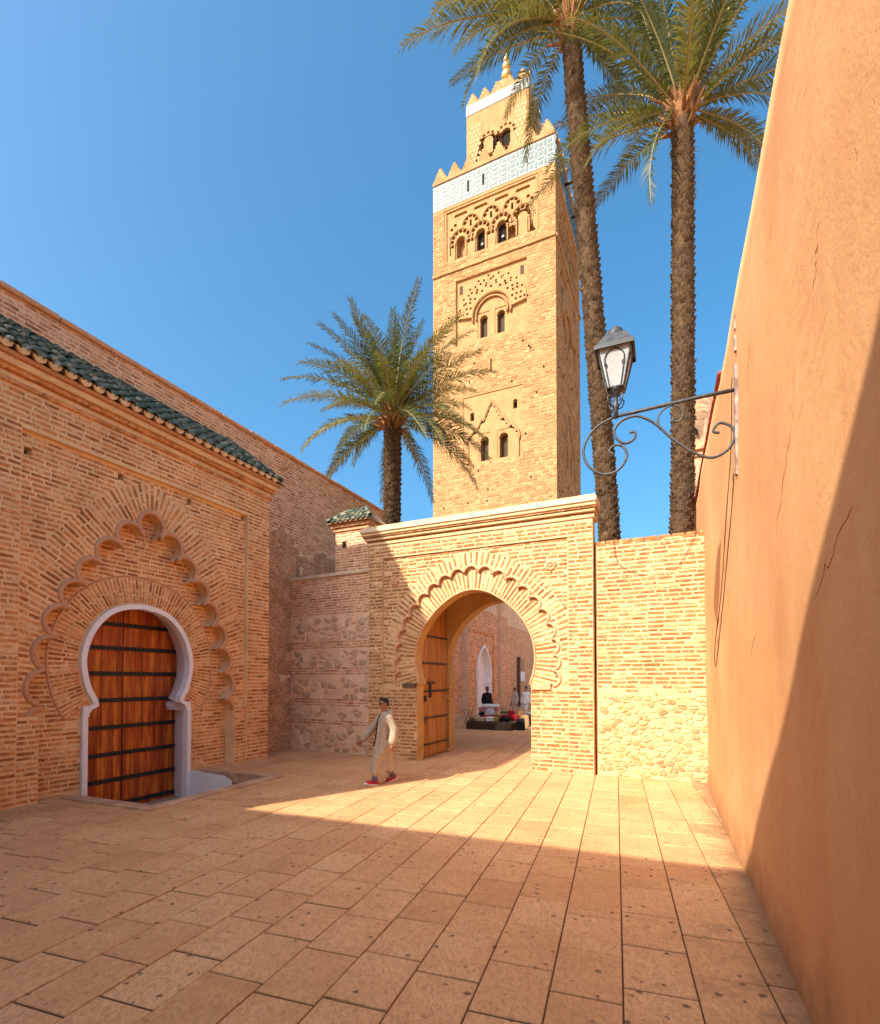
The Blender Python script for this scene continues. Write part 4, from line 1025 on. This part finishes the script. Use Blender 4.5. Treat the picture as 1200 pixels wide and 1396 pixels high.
def palm(label, base, top, r0, r1, L, n, seed, e0=82, e1=-48, extra=()):
    random.seed(seed); b = Vector(base); tp = Vector(top); th = thing('palm_tree', label, 'palm tree', b, 0, 'date palms rising behind the courtyard walls')
    H = tp.z; path = []; rad = []; K = int(H/.16)
    for i in range(K+1):
        t = i/K; p = (tp-b)*t; bend = math.sin(PI*t)*.012*H; path.append(Vector((p.x+bend*.3, p.y, p.z))); rad.append((r0+(r1-r0)*t)*(.93 if i % 2 else .99))
    MB().tube(path, rad, 14).obj('trunk', 'trunkcore', th, True)
    bt = MB(); ga = 2.39996; per = 15; z0 = max(0, 3.0)
    k = 0; z = z0
    while z < H-.2:
        t = z/H; i = min(int(t*K), K-1); c = path[i].lerp(path[i+1], t*K-i); rr = r0+(r1-r0)*t; a = k*ga
        rd = Vector((math.cos(a), math.sin(a), 0)); tg = Vector((-math.sin(a), math.cos(a), 0)); wd = rr*.40*random.uniform(.7, 1.2); h = .075*random.uniform(.8, 1.25); out = rr*random.uniform(.10, .26)
        o = c+rd*rr*.93; V = [o-tg*wd*.6+Vector((0, 0, -h*.8)), o+tg*wd*.6+Vector((0, 0, -h*.8)), o+tg*wd*.5+rd*out+Vector((0, 0, h*.35)), o-tg*wd*.5+rd*out+Vector((0, 0, h*.35)), o+Vector((0, 0, h*.5))-tg*wd*.4, o+Vector((0, 0, h*.5))+tg*wd*.4, o+rd*out*1.25+Vector((0, 0, h*.75))]
        bt.add(V, [(0, 1, 2, 3), (3, 2, 6), (2, 5, 6), (5, 4, 6), (4, 3, 6), (1, 5, 2), (0, 3, 4)]); k += 1; z += .0105
    bt.obj('bark_scales', 'trunk', th, kind='stuff')
    rel = tp-b; hk = MB(); hk.ball(rel+Vector((0, 0, .1)), (r1*1.25, r1*1.25, .55), 12, 8)
    for i in range(46):
        a = i*ga; z = -.5+1.1*random.random(); e = R_(random.uniform(25, 70)); d = Vector((math.cos(a)*math.cos(e), math.sin(a)*math.cos(e), math.sin(e)))
        s0 = rel+Vector((math.cos(a)*r1*.8, math.sin(a)*r1*.8, z)); hk.tube([s0, s0+d*.25, s0+d*random.uniform(.4, .75)], [.07, .06, .02], 5)
    hk.obj('crown_base', 'husk', th)
    for i in range(n):
        u = i/(n-1); el = e0+(e1-e0)*u**1.12+random.uniform(-7, 7); az = i*ga+random.uniform(-.2, .2); ln = L*random.uniform(.85, 1.08)*(.8 if u < .12 else 1)
        z = .45-.55*u
        link('frond', frond(el, i), th, loc=rel+Vector((math.cos(az)*r1*.7, math.sin(az)*r1*.7, z)), rot=(random.uniform(-.3, .3), 0, az), scale=(ln,)*3)
    for az, el, ln in extra: link('frond', frond(el, 1), th, loc=rel+Vector((math.cos(R_(az))*r1*.7, math.sin(R_(az))*r1*.7, .1)), rot=(0, 0, R_(az)), scale=(ln,)*3)
palm('short date palm with full crown left of the minaret', (-1.98, 19, 0), (-1.76, 19, 11.9), .32, .30, 3.8, 66, 1, 82, -20)
palm('tallest leaning date palm, the one next to the minaret', (4.98, 14, 0), (3.70, 14.2, 20.7), .29, .24, 4.2, 26, 2, 80, 6, [(184, 14, 4.9), (200, -2, 4.6), (192, -30, 4.6), (204, -20, 4.4), (345, -14, 3.8), (20, -24, 3.4), (310, -30, 3.2)])
palm('tall upright date palm nearest the salmon wall', (6.15, 13.3, 0), (6.44, 13.3, 17.15), .285, .25, 4.2, 32, 3, 86, 16, [(205, -48, 3.3), (186, -14, 3.2), (176, 4, 3.9), (345, -25, 3.2), (10, -12, 3.0), (330, -8, 3.2)])

# ================================================================== wall lamp
lp = thing('wall_lamp', 'wrought-iron lantern on scrolled bracket fixed to the salmon wall', 'lamp', RO, RA)
X0 = .12
def path(pts, n=8): return [(X0, float(t), float(z)) for t, z in catmull(pts, n)]
MB().tube([(X0, .0, 5.565), (X0, .4, 5.56), (X0, 1.0, 5.535), (X0, 1.4, 5.52)], .024, 8).obj('arm', 'lampiron', lp, True)
MB().tube(path([(.19, 5.08), (.255, 5.12), (.19, 5.2), (.07, 5.14), (.03, 5.02), (.10, 4.87), (.27, 4.8), (.47, 4.9), (.71, 5.12), (.86, 5.3), (1.0, 5.42), (1.14, 5.48), (1.30, 5.44), (1.38, 5.33), (1.34, 5.22), (1.24, 5.15), (1.14, 5.19), (1.13, 5.27), (1.19, 5.28)]), .017, 7).obj('scroll', 'lampiron', lp, True)
MB().tube(path([(.84, 5.25), (.86, 5.40), (.78, 5.5), (.66, 5.52), (.58, 5.41), (.62, 5.31), (.69, 5.33), (.68, 5.39)]), .012, 7).obj('scroll', 'lampiron', lp, True)
MB().tube(path([(1.25, 5.52), (1.43, 5.5), (1.64, 5.39), (1.76, 5.17), (1.71, 4.95), (1.53, 4.80), (1.34, 4.82), (1.23, 4.97), (1.27, 5.11), (1.37, 5.15), (1.44, 5.09), (1.39, 5.03)]), .017, 7).obj('scroll', 'lampiron', lp, True)
MB().box(X0-.04, X0+.04, -.02, .03, 4.55, 5.86).obj('wall_plate', 'rustplate', lp)
MB().box(X0-.035, X0+.03, -.02, .025, 6.02, 6.2).obj('wall_bracket', 'rustplate', lp); MB().box(X0+.0, X0+.05, -.02, .02, 6.3, 6.5).obj('wall_bracket', 'rustplate', lp)
LC = (X0, 1.355)
MB().lathe([(.035, 5.5), (.028, 5.62), (.045, 5.66), (.028, 5.7), (.03, 5.78), (.1, 5.83), (.115, 5.86)], 10, LC).obj('stem', 'lampiron', lp, True)
for k in range(4):
    a = k*PI/2+PI/4; p = [(LC[0]+math.cos(a)*r, LC[1]+math.sin(a)*r, z) for r, z in ((.03, 5.62), (.10, 5.66), (.135, 5.74), (.09, 5.78), (.06, 5.74))]
    MB().tube(p, .009, 5).obj('leaf_curl', 'lampiron', lp, True)
zb, zt, rb, rt = 5.86, 6.33, .10, .20
cb = [(LC[0]+sx*rb, LC[1]+sy*rb, zb) for sx, sy in ((-1, -1), (1, -1), (1, 1), (-1, 1))]; ct = [(LC[0]+sx*rt, LC[1]+sy*rt, zt) for sx, sy in ((-1, -1), (1, -1), (1, 1), (-1, 1))]
cage = MB()
for i in range(4):
    j = (i+1) % 4; cage.tube([cb[i], ct[i]], .011, 5); cage.tube([cb[i], cb[j]], .012, 5); cage.tube([ct[i], ct[j]], .012, 5)
    A, B, D_, E_ = Vector(cb[i]), Vector(cb[j]), Vector(ct[j]), Vector(ct[i])
    ou = ((A+B)/2-Vector((*LC, zb))).normalized()*.008
    q = lambda u, v: (A.lerp(B, u)).lerp(E_.lerp(D_, u), v)
    MB().add([q(.02, .02), q(.98, .02), q(.98, .98), q(.02, .98)], [(0, 1, 2, 3)]).obj('glass_pane', 'glass', lp)
    cage.tube([q(.16, .02)+ou, q(.14, .55)+ou]+[q(.5-.36*math.cos(t), .62+.3*math.sin(t))+ou for t in np.linspace(0, PI, 9)]+[q(.86, .55)+ou, q(.84, .02)+ou], .008, 5)
    for u0 in (.16, .84): cage.tube([q(u0+.05*math.cos(t), .55+.05*math.sin(t))+ou for t in np.linspace(0, 2*PI, 9)[:-1]], .006, 4, True)
cage.obj('cage', 'lampiron', lp)
rf = MB(); h = .23; rf.box(LC[0]-h, LC[0]+h, LC[1]-h, LC[1]+h, 6.335, 6.355)
rf.add([(LC[0]+s[0]*r, LC[1]+s[1]*r, z) for r, z in ((.225, 6.356), (.19, 6.42), (.12, 6.54)) for s in ((-1, -1), (1, -1), (1, 1), (-1, 1))], [(a+4*l, (a+1) % 4+4*l, (a+1) % 4+4*l+4, a+4*l+4) for l in (0, 1) for a in range(4)]+[(8, 9, 10, 11)])
rf.obj('lamp_roof', 'lampiron', lp)
sk = MB()
for (x0, x1, y0, y1) in ((-h, h, -h-.008, -h), (-h, h, h, h+.008), (-h-.008, -h, -h, h), (h, h+.008, -h, h)): sk.box(LC[0]+x0, LC[0]+x1, LC[1]+y0, LC[1]+y1, 6.305, 6.357)
sk.obj('roof_skirt', 'iron', lp)
MB().lathe([(.10, 6.54), (.115, 6.57), (.085, 6.6), (.09, 6.63), (.06, 6.66), (.02, 6.68)], 12, LC).obj('lamp_cap', 'lampiron', lp, True)
bl = MB(); bl.lathe([(.03, 5.87), (.045, 5.9), (.045, 5.96)], 8, LC); bl.lathe([(.062, 5.965), (.07, 6.0), (.07, 6.14), (.05, 6.19), (.02, 6.2)], 12, LC); bl.obj('bulb', 'bulb', lp, True)
# cables
def cable(name, label, pts, r=.0055, m='cable'):
    o = MB().tube([tuple(map(float, p)) for p in pts], r, 5).obj(name, m, None, True, label=label, cat='cable'); return o
def rwp(x, z, y=.035): return (RO.x+math.cos(RA)*x-math.sin(RA)*y, RO.y+math.sin(RA)*x+math.cos(RA)*y, z)
def gp(x, z, y=.06): return (*fr(GO, GA, x, y), z)
def cm3(P_, n=8):
    a = catmull([(p[0], p[1]) for p in P_], n); b = catmull([(p[0], p[2]) for p in P_], n); return [(u[0], u[1], v[1]) for u, v in zip(a, b)]
cable('hanging_cable', 'thin cable sagging across the top of the sunlit flank wall', cm3([gp(6.42, 5.28), gp(6.52, 4.75), gp(6.9, 4.47), gp(7.4, 4.38), gp(7.8, 4.65), gp(8.1, 5.3)]))
cable('wall_cable', 'thin cable hanging in a loop down the salmon wall below the lamp', cm3([rwp(.2, 4.6), rwp(.5, 4.2), rwp(1.3, 3.45), rwp(2.2, 2.7), rwp(2.75, 2.36), rwp(2.9, 2.6), rwp(2.3, 3.1)]), .0055)
cable('wall_cable', 'straight thin wire running down the salmon wall beside the lamp plate', cm3([rwp(.28, 5.8), rwp(.45, 5.0), rwp(.95, 4.4), rwp(1.6, 3.6), rwp(2.3, 3.0)]), .005)

# ================================================================== people
def remesh(o, vox):
    m = o.modifiers.new('skin', 'REMESH'); m.mode = 'VOXEL'; m.voxel_size = vox; m.use_smooth_shade = True
    s = o.modifiers.new('relax', 'SMOOTH'); s.factor = .5; s.iterations = 2; return o
def hand(mb, w, d, side):      # palm and five fingers; d = direction of the fingers, side = thumb direction
    w = Vector(w); d = Vector(d).normalized(); sd = Vector(side).normalized(); n = d.cross(sd).normalized()
    mb.capsule(w, .026, w+d*.075, .03); 
    for k, (o, L) in enumerate(((-.03, .06), (-.01, .075), (.011, .078), (.031, .07))):
        b = w+d*.085+sd*o; m = b+d*L*.55+n*.012; mb.capsule(b, .0095, m, .009, 6); mb.capsule(m, .009, m+d*L*.4+n*.022, .0075, 6)
    b = w+d*.03+sd*.03; m = b+sd*.03+d*.03; mb.capsule(b, .012, m, .0105, 6); mb.capsule(m, .0105, m+d*.032+n*.01, .009, 6)
def person(label, loc, rz, stride=.25, robe='robe', ca=(.5, .42, .32), cb=(.1, .1, .12), skin='skin', hair='hair', larm=None, rarm=None, shoe=(.4, .02, .03), vox=.012, glasses=False, turn=0., cap=None, sock=(.12, .14, .22), height=1.0, ncloth='x'):
    th = thing('person', label, 'person', loc, rz); th.scale = (height,)*3
    A, B, S, K = cloth(ncloth+'_a', ca), cloth(ncloth+'_b', cb), cloth(ncloth+'_shoe', shoe), cloth(ncloth+'_sock', sock)
    W_ = cloth(ncloth+'_sole', (.75, .72, .7))
    lf, rf_ = Vector((stride, .075, .07)), Vector((-stride*.95, -.075, .07+.03*(stride > .1)))
    lk = Vector((stride*.62+.05, .08, .49)); rk = Vector((-stride*.25+.02, -.08, .48))
    body = MB(); hp = Vector((0, 0, .93)); tz = turn
    body.capsule((-.01, -.06, .95), .12, (-.01, .06, .95), .12); body.capsule((0, 0, .95), .13, (0, 0, 1.25), .135); body.capsule((-.01, -.11, 1.36), .085, (-.01, .11, 1.36), .085)
    body.capsule((-.005, 0, 1.4), .058, (.015, 0, 1.54), .052)
    for s_, f, k in ((1, lf, lk), (-1, rf_, rk)):
        body.capsule((0, s_*.085, .9), .085, k, .058); body.capsule(k, .055, f, .038); body.capsule(f, .038, f+Vector((.13, 0, -.03)), .032)
    ct, st = math.cos(tz), math.sin(tz); hd = lambda x, y, z: (ct*x-st*y+.015, st*x+ct*y, z)
    body.ball(hd(0, 0, 1.645), (.092, .076, .112), 14, 10); body.ball(hd(.03, 0, 1.585), (.062, .056, .065), 12, 8); body.ball(hd(.07, 0, 1.548), (.022, .026, .022), 8, 6)
    body.capsule(hd(.088, 0, 1.655), .008, hd(.108, 0, 1.618), .015, 8); body.ball(hd(.082, 0, 1.578), (.016, .028, .009), 8, 6)
    body.ball(hd(.078, 0, 1.668), (.016, .05, .012), 8, 6)
    for s_ in (-1, 1): body.ball(hd(-.005, s_*.078, 1.628), (.022, .011, .032), 8, 6)
    larm = larm or [(-.02, .20, 1.37), (-.06, .27, 1.1), (.04, .27, .86)]; rarm = rarm or [(-.02, -.20, 1.37), (-.06, -.27, 1.1), (.04, -.27, .86)]
    for a, s_ in ((larm, -1), (rarm, 1)):
        body.capsule(a[0], .055, a[1], .043); body.capsule(a[1], .042, a[2], .03); d = Vector(a[2])-Vector(a[1]); hand(body, Vector(a[2])+d.normalized()*.02, d, Vector((1, 0, .3)))
    remesh(body.obj('body', skin, th, True), vox*.75)
    # clothes
    g = MB(); nA = 30
    def loft(rings, ph=0., amp=.05, n=nA):
        V = []; F = []
        for j, (z, cx, rx, ry) in enumerate(rings):
            f = amp*(1-j/(len(rings)-1))**.8
            for i in range(n):
                t = 2*PI*i/n; q = 1+f*(math.sin(6*t+ph+1.5*z)+.7*math.sin(11*t+1.7+z*3)); V.append((cx+rx*q*math.cos(t), ry*q*math.sin(t), z+.03*f*10*math.cos(t)*.3))
        m = len(rings)
        for j in range(m-1):
            for i in range(n): F.append((j*n+i, j*n+(i+1) % n, (j+1)*n+(i+1) % n, (j+1)*n+i))
        F.append(tuple(range(n))[::-1]); F.append(tuple((m-1)*n+i for i in range(n))); g.add(V, F)
    if robe == 'robe':
        loft([(.27, stride*.12, stride*.72+.10, .155), (.42, stride*.12, stride*.62+.10, .15), (.62, stride*.12, stride*.42+.11, .15), (.8, .03, stride*.2+.13, .16), (.97, .01, .165, .17), (1.15, 0, .155, .18), (1.3, -.01, .15, .205), (1.4, -.01, .12, .185), (1.475, -.01, .085, .095)], 0, .13, 60)
        for s_, f, k in ((1, lf, lk), (-1, rf_, rk)): g.capsule((0, s_*.07, .85), .12, k, .10); g.capsule(k, .10, f.lerp(k, .42), .088)
        g.ball((-.11, 0, 1.43), (.085, .13, .075)); g.ball((-.15, 0, 1.33), (.05, .09, .10))
        g.tube([(math.cos(t)*.085+.0, math.sin(t)*.095, 1.475-.025*math.cos(t)) for t in np.linspace(0, 2*PI, 17)[:-1]], .022, 6, True)
    else:
        loft([(.78, 0, .165, .19), (.95, 0, .165, .19), (1.15, 0, .155, .185), (1.3, -.01, .15, .21), (1.4, -.01, .12, .19), (1.475, -.01, .075, .08)], 0, .02)
    for a in (larm, rarm):
        e = 1.25 if robe == 'robe' else .9; d = Vector(a[2])-Vector(a[1])
        g.capsule(a[0], .078, a[1], .068*e); g.capsule(a[1], .068*e, Vector(a[1])+d*.92, .072*e)
    remesh(g.obj('robe' if robe == 'robe' else 'jacket', A, th, True), vox)
    if robe == 'robe':
        MB().tube([(.078, 0, 1.47), (.118, 0, 1.40), (.155, 0, 1.28), (.178, 0, 1.12), (.197, 0, .95), (.24, 0, .8)], .014, 5).obj('placket', B, th, True)
    else:
        tr_ = MB()
        for s_, f, k in ((1, lf, lk), (-1, rf_, rk)): tr_.capsule((0, s_*.085, .86), .105, k, .08); tr_.capsule(k, .078, f+Vector((0, 0, .04)), .07)
        tr_.capsule((0, -.07, .86), .115, (0, .07, .86), .115); remesh(tr_.obj('trousers', B, th, True), vox)
    hr = MB()
    if cap is None:
        hr.ball(hd(-.022, 0, 1.69), (.092, .082, .088), 14, 9); hr.ball(hd(-.055, 0, 1.65), (.055, .075, .075), 12, 8); hr.ball(hd(.035, 0, 1.735), (.062, .062, .042), 10, 7); hr.obj('hair', hair, th, True)
    else:
        hr.ball(hd(-.012, 0, 1.70), (.10, .088, .085), 14, 9); hr.ball(hd(-.055, 0, 1.65), (.06, .078, .08), 12, 8); hr.obj('headscarf', cloth(ncloth+'_cap', cap), th, True)
    if glasses:
        gl_ = MB()
        for s_ in (-1, 1): gl_.ball(hd(.088, s_*.034, 1.645), (.012, .031, .024), 8, 6); gl_.tube([hd(.082, s_*.06, 1.65), hd(.0, s_*.082, 1.65)], .004, 4)
        gl_.tube([hd(.096, -.02, 1.65), hd(.096, .02, 1.65)], .004, 4); gl_.obj('sunglasses', 'iron', th, True)
    for s_, f, pit_ in ((1, lf, .22 if stride > .1 else 0), (-1, rf_, -.28 if stride > .1 else 0)):
        k = lk if s_ > 0 else rk
        if robe == 'robe': MB().tube([f.lerp(k, .0), f.lerp(k, .28), f.lerp(k, .62)], [.052, .062, .075], 10).obj('sock', K, th, True)
        sh = MB(); so = MB(); dx, dz = math.cos(pit_), math.sin(pit_); q = lambda a, b, c: (f.x+a*dx-c*dz, f.y+b, f.z-.035+a*dz+c*dx)
        sh.capsule(q(-.05, 0, .025), .045, q(.09, 0, .012), .044); sh.capsule(q(.09, 0, .012), .044, q(.165, 0, .0), .033); sh.capsule(q(-.03, 0, .03), .047, q(-.025, 0, .075), .046)
        remesh(sh.obj('shoe', S, th, True), .01)
        so.capsule(q(-.065, 0, -.024), .034, q(.185, 0, -.026), .032); so2 = so.obj('sole', W_, th, True); 
    return th
person('man in long beige robe and sunglasses walking past the gate', (-1.15, 10.64, 0), math.atan2(-.50, -.87), .25, 'robe', (.36, .285, .205), (.03, .025, .025), 'skin', glasses=True, rarm=[(.0, -.20, 1.37), (.13, -.33, 1.12), (.30, -.40, .90)], larm=[(-.02, .20, 1.37), (-.10, .27, 1.12), (-.05, .30, .88)], vox=.011, ncloth='walker', shoe=(.45, .025, .04), sock=(.10, .13, .24))
person('dark-skinned man in black jacket and red cap behind the market stall', (2.42, 26.3, 0), R_(-60), .0, 'jacket', (.012, .013, .018), (.16, .02, .02), 'skindark', cap=(.16, .05, .03), vox=.02, ncloth='seller')
person('woman in pale blouse and dark red skirt beyond the stall', (4.15, 28.6, 0), R_(200), .0, 'robe', (.45, .36, .30), (.14, .025, .03), 'skin', vox=.02, ncloth='woman', height=.95)
person('person in white shirt and white trousers at right edge of arch', (4.72, 28.2, 0), R_(230), .12, 'jacket', (.72, .70, .68), (.68, .66, .64), 'skin', vox=.02, ncloth='visitor')
person('person with only a striped black trainer showing at left frame edge', (-6.89, 7.72, 0), R_(20), .0, 'jacket', (.2, .2, .25), (.25, .07, .05), 'skin', vox=.02, ncloth='bystander', shoe=(.02, .02, .02))

# ================================================================== market stall
random.seed(71)
SO, SA = Vector((1.12, 22.25, 0)), GA
stl = thing('market_stall', 'low market stall table draped in dark cloth under the arch view', 'stall', SO, SA)
bevel(MB().box(0, 2.05, 0, 2.3, 0, .31).obj('cloth_cover', cloth('stall', (.055, .035, .022)), stl), .03)
MB().box(1.35, 2.02, -.03, -.002, .02, .36).obj('front_board', 'greywood', stl)
MB().box(-.03, 2.08, .2, 2.32, .312, .34).obj('table_top', 'greywood', stl)
COL = {'crimson': (.33, .012, .02), 'black': (.015, .014, .015), 'cream': (.62, .52, .38), 'ochre': (.48, .27, .05), 'white': (.72, .70, .66), 'pink': (.52, .20, .24), 'silver grey': (.42, .42, .44), 'brown': (.17, .075, .03), 'maroon': (.13, .012, .02), 'green': (.06, .11, .05), 'tan': (.45, .28, .14), 'orange': (.5, .16, .03)}
CM = {k: cloth('goods_'+k.replace(' ', '_'), v) for k, v in COL.items()}
def sp(x, y, z): return world_pt(stl, x, y, z)
def pouf(col, x, y, z, r, where):
    t = thing('pouf', f'{col} leather pouf {where}', 'pouf', sp(x, y, z), SA, 'goods on the market stall')
    r *= 1.2
    mb = MB(); prof = [(r*math.sin(a)**.7*1.0, r*.55*(1-math.cos(a))) for a in np.linspace(.12, PI-.12, 9)]; mb.lathe(prof, 18)
    mb.V = [(x_*(1+.05*math.cos(9*math.atan2(y_, x_))), y_*(1+.05*math.cos(9*math.atan2(y_, x_))), z_) for x_, y_, z_ in mb.V]; mb.obj('cushion', CM[col], t, True)
    MB().lathe([(r*.28, r*1.09), (r*.2, r*1.13), (.01, r*1.14)], 10).obj('centre_patch', CM['tan'], t, True)
def folded(col, x, y, z, w_, d, h, where, n=3, a=0.):
    t = thing('folded_textile', f'{col} folded textile {where}', 'textile', sp(x, y, z), SA+a, 'goods on the market stall')
    h *= 1.3
    for k in range(n): bevel(MB().box(-w_/2+random.uniform(-.02, .02), w_/2, -d/2, d/2+random.uniform(-.02, .02), k*h/n, (k+1)*h/n-.006).obj('fold', CM[col], t), h/n*.42, 3)
def bag(col, x, y, z, w_, h, where, a=0.):
    t = thing('leather_bag', f'{col} bag {where}', 'bag', sp(x, y, z), SA+a, 'goods on the market stall')
    h *= 1.2; w_ *= 1.15
    b = MB().add([(-w_/2, -.08, 0), (w_/2, -.08, 0), (w_/2, .08, 0), (-w_/2, .08, 0), (-w_*.42, -.03, h), (w_*.42, -.03, h), (w_*.42, .03, h), (-w_*.42, .03, h)], [(0, 3, 2, 1), (4, 5, 6, 7), (0, 1, 5, 4), (1, 2, 6, 5), (2, 3, 7, 6), (3, 0, 4, 7)]).obj('pouch', CM[col], t); bevel(b, .03, 3)
    MB().tube([(w_*.25*math.cos(q), 0, h-.02+h*.45*math.sin(q)) for q in np.linspace(0, PI, 9)], .012, 5).obj('handle', CM['brown'], t, True)
T0 = .342
pouf('tan', .22, .55, T0, .2, 'at the front left corner of the stall'); folded('cream', .52, .42, T0, .42, .3, .12, 'at the front of the stall beside the tan pouf')
folded('white', .95, .45, T0, .36, .3, .14, 'in the front row of the stall', a=.4); folded('ochre', 1.22, .5, T0, .3, .3, .13, 'in the front row of the stall', a=-.3)
folded('black', 1.62, .45, T0, .4, .3, .15, 'at the front right of the stall'); pouf('maroon', 1.5, .95, T0, .2, 'behind the black textile'); pouf('crimson', .55, 1.0, T0, .17, 'below the silver ball cushion')
pouf('brown', 1.0, .95, T0, .2, 'in the middle of the stall'); pouf('orange', 1.28, 1.25, T0, .2, 'in the middle of the stall'); folded('crimson', 1.85, 1.1, T0, .35, .35, .2, 'on the right side of the stall')
t = thing('ball_cushion', 'round silver grey ball cushion standing high on the stall', 'cushion', sp(.62, 1.35, T0), SA, 'goods on the market stall'); MB().ball((0, 0, .25), (.25, .25, .24), 16, 10).obj('ball', CM['silver grey'], t, True); MB().tube([(.25*math.cos(q), .25*math.sin(q), .25) for q in np.linspace(0, 2*PI, 25)[:-1]], .008, 5, True).obj('seam', CM['white'], t, True)
bag('green', 1.15, 1.75, T0, .35, .3, 'at the back of the stall'); bag('crimson', 1.5, 1.7, T0, .3, .34, 'at the back of the stall', .3); bag('brown', 1.9, 1.7, T0, .34, .32, 'at the back right of the stall', -.2)
folded('black', .3, 1.9, T0, .75, .5, .22, 'at the bottom of the tall rear pile', 2); folded('pink', .32, 1.9, T0+.295, .8, .5, .16, 'in the middle of the tall rear pile', 2); folded('white', .45, 1.9, T0+.505, .8, .45, .12, 'rolled on top of the tall rear pile', 1)
bag('tan', 2.35, 1.0, 0, .3, .5, 'standing on the ground right of the stall', .5); bag('orange', 2.65, 1.6, 0, .3, .55, 'standing on the ground right of the stall', .7); bag('black', 2.3, .45, 0, .35, .42, 'standing on the ground by the stall corner', .3); bag('cream', 2.95, 2.3, 0, .35, .5, 'farthest right on the ground by the stall', .6)
bx = thing('crate', 'grey lidded box on the ground beyond the stall', 'crate', sp(2.3, 3.4, 0), SA); bevel(MB().box(-.5, .6, -.3, .3, 0, .5).obj('box_body', 'greywood', bx), .02); MB().box(-.53, .63, -.33, .33, .5, .55).obj('lid', CM['silver grey'], bx)
chd = thing('folding_stand', 'metal folding stand left of the market stall', 'stand', sp(-.35, .9, 0), SA)
for a, b in (((-.15, 0, 0), (.15, 0, .75)), ((.15, 0, 0), (-.15, 0, .75)), ((-.15, .4, 0), (.15, .4, .75)), ((.15, .4, 0), (-.15, .4, .75)), ((.15, 0, .75), (.15, .4, .75)), ((-.15, 0, .75), (-.15, .4, .75))): MB().tube([a, b], .014, 6).obj('rod', 'lampiron', chd)

# ================================================================== pigeons on the portal roof
def pigeon(label, x, y, z, a):
    t = thing('pigeon', label, 'pigeon', world_pt(por, x, y, z), PA+a, 'pigeons on the portal roof')
    b = MB(); b.ball((0, 0, .12), (.13, .075, .075), 10, 7); b.capsule((.09, 0, .15), .05, (.135, 0, .21), .034, 8); b.ball((.15, 0, .225), (.04, .032, .034), 8, 6); b.capsule((-.1, 0, .11), .04, (-.22, 0, .08), .018, 8)
    remesh(b.obj('body', cloth('pigeon', (.05, .045, .05)), t, True), .012)
    MB().tube([(.18, 0, .222), (.21, 0, .215)], [.01, .003], 5).obj('beak', 'dark', t)
    for s_ in (-1, 1): MB().tube([(.0, s_*.03, .06), (.01, s_*.03, 0)], .007, 5).obj('leg', 'pinkmould', t)
pigeon('dark pigeon sitting near the left end of the glazed roof', -5.55, .45, 8.02, .4)
pigeon('dark pigeon perched near the right end of the glazed roof', -.95, .45, 8.05, 1.2)

# ================================================================== buildings outside the frame that shade the courtyard
n_ = Vector((.382, .924, 0)); e_ = Vector((.924, -.382, 0)); sv = Vector((-.766, -.643, .825)); SL = .825/abs(sv.dot(n_))
NB = -5.0; HB = (6.69-NB)*SL
rb_ = thing('rear_building', 'plain brick building behind the viewer shading the near courtyard', 'building', n_*NB, math.atan2(e_.y, e_.x))
MB().box(-16, -1.6, -5, 0, 0, HB-.25).obj('wall', 'gmortar', rb_); MB().box(-16.1, -1.6, -5.1, .0, HB-.25, HB).obj('parapet', 'pinkmould', rb_)
HT = 14.0; tpt = Vector((1.41, 12.49, 0))+sv*(HT/.825)
rel = tpt-PO; dP = Vector((math.cos(PA), math.sin(PA), 0)); nP = Vector((-math.sin(PA), math.cos(PA), 0))
bxs, bys = rel.dot(dP), rel.dot(nP)
tb = thing('prayer_hall', 'tall brick hall block left of the portal outside the frame', 'building', PO, PA)
MB().box(bxs, -6.6, bys, bys+7, 0, HT-.3).obj('wall', 'wmortar', tb); MB().box(bxs, -6.6, bys, bys+7, HT-.3, HT).obj('parapet', 'pinkmould', tb)
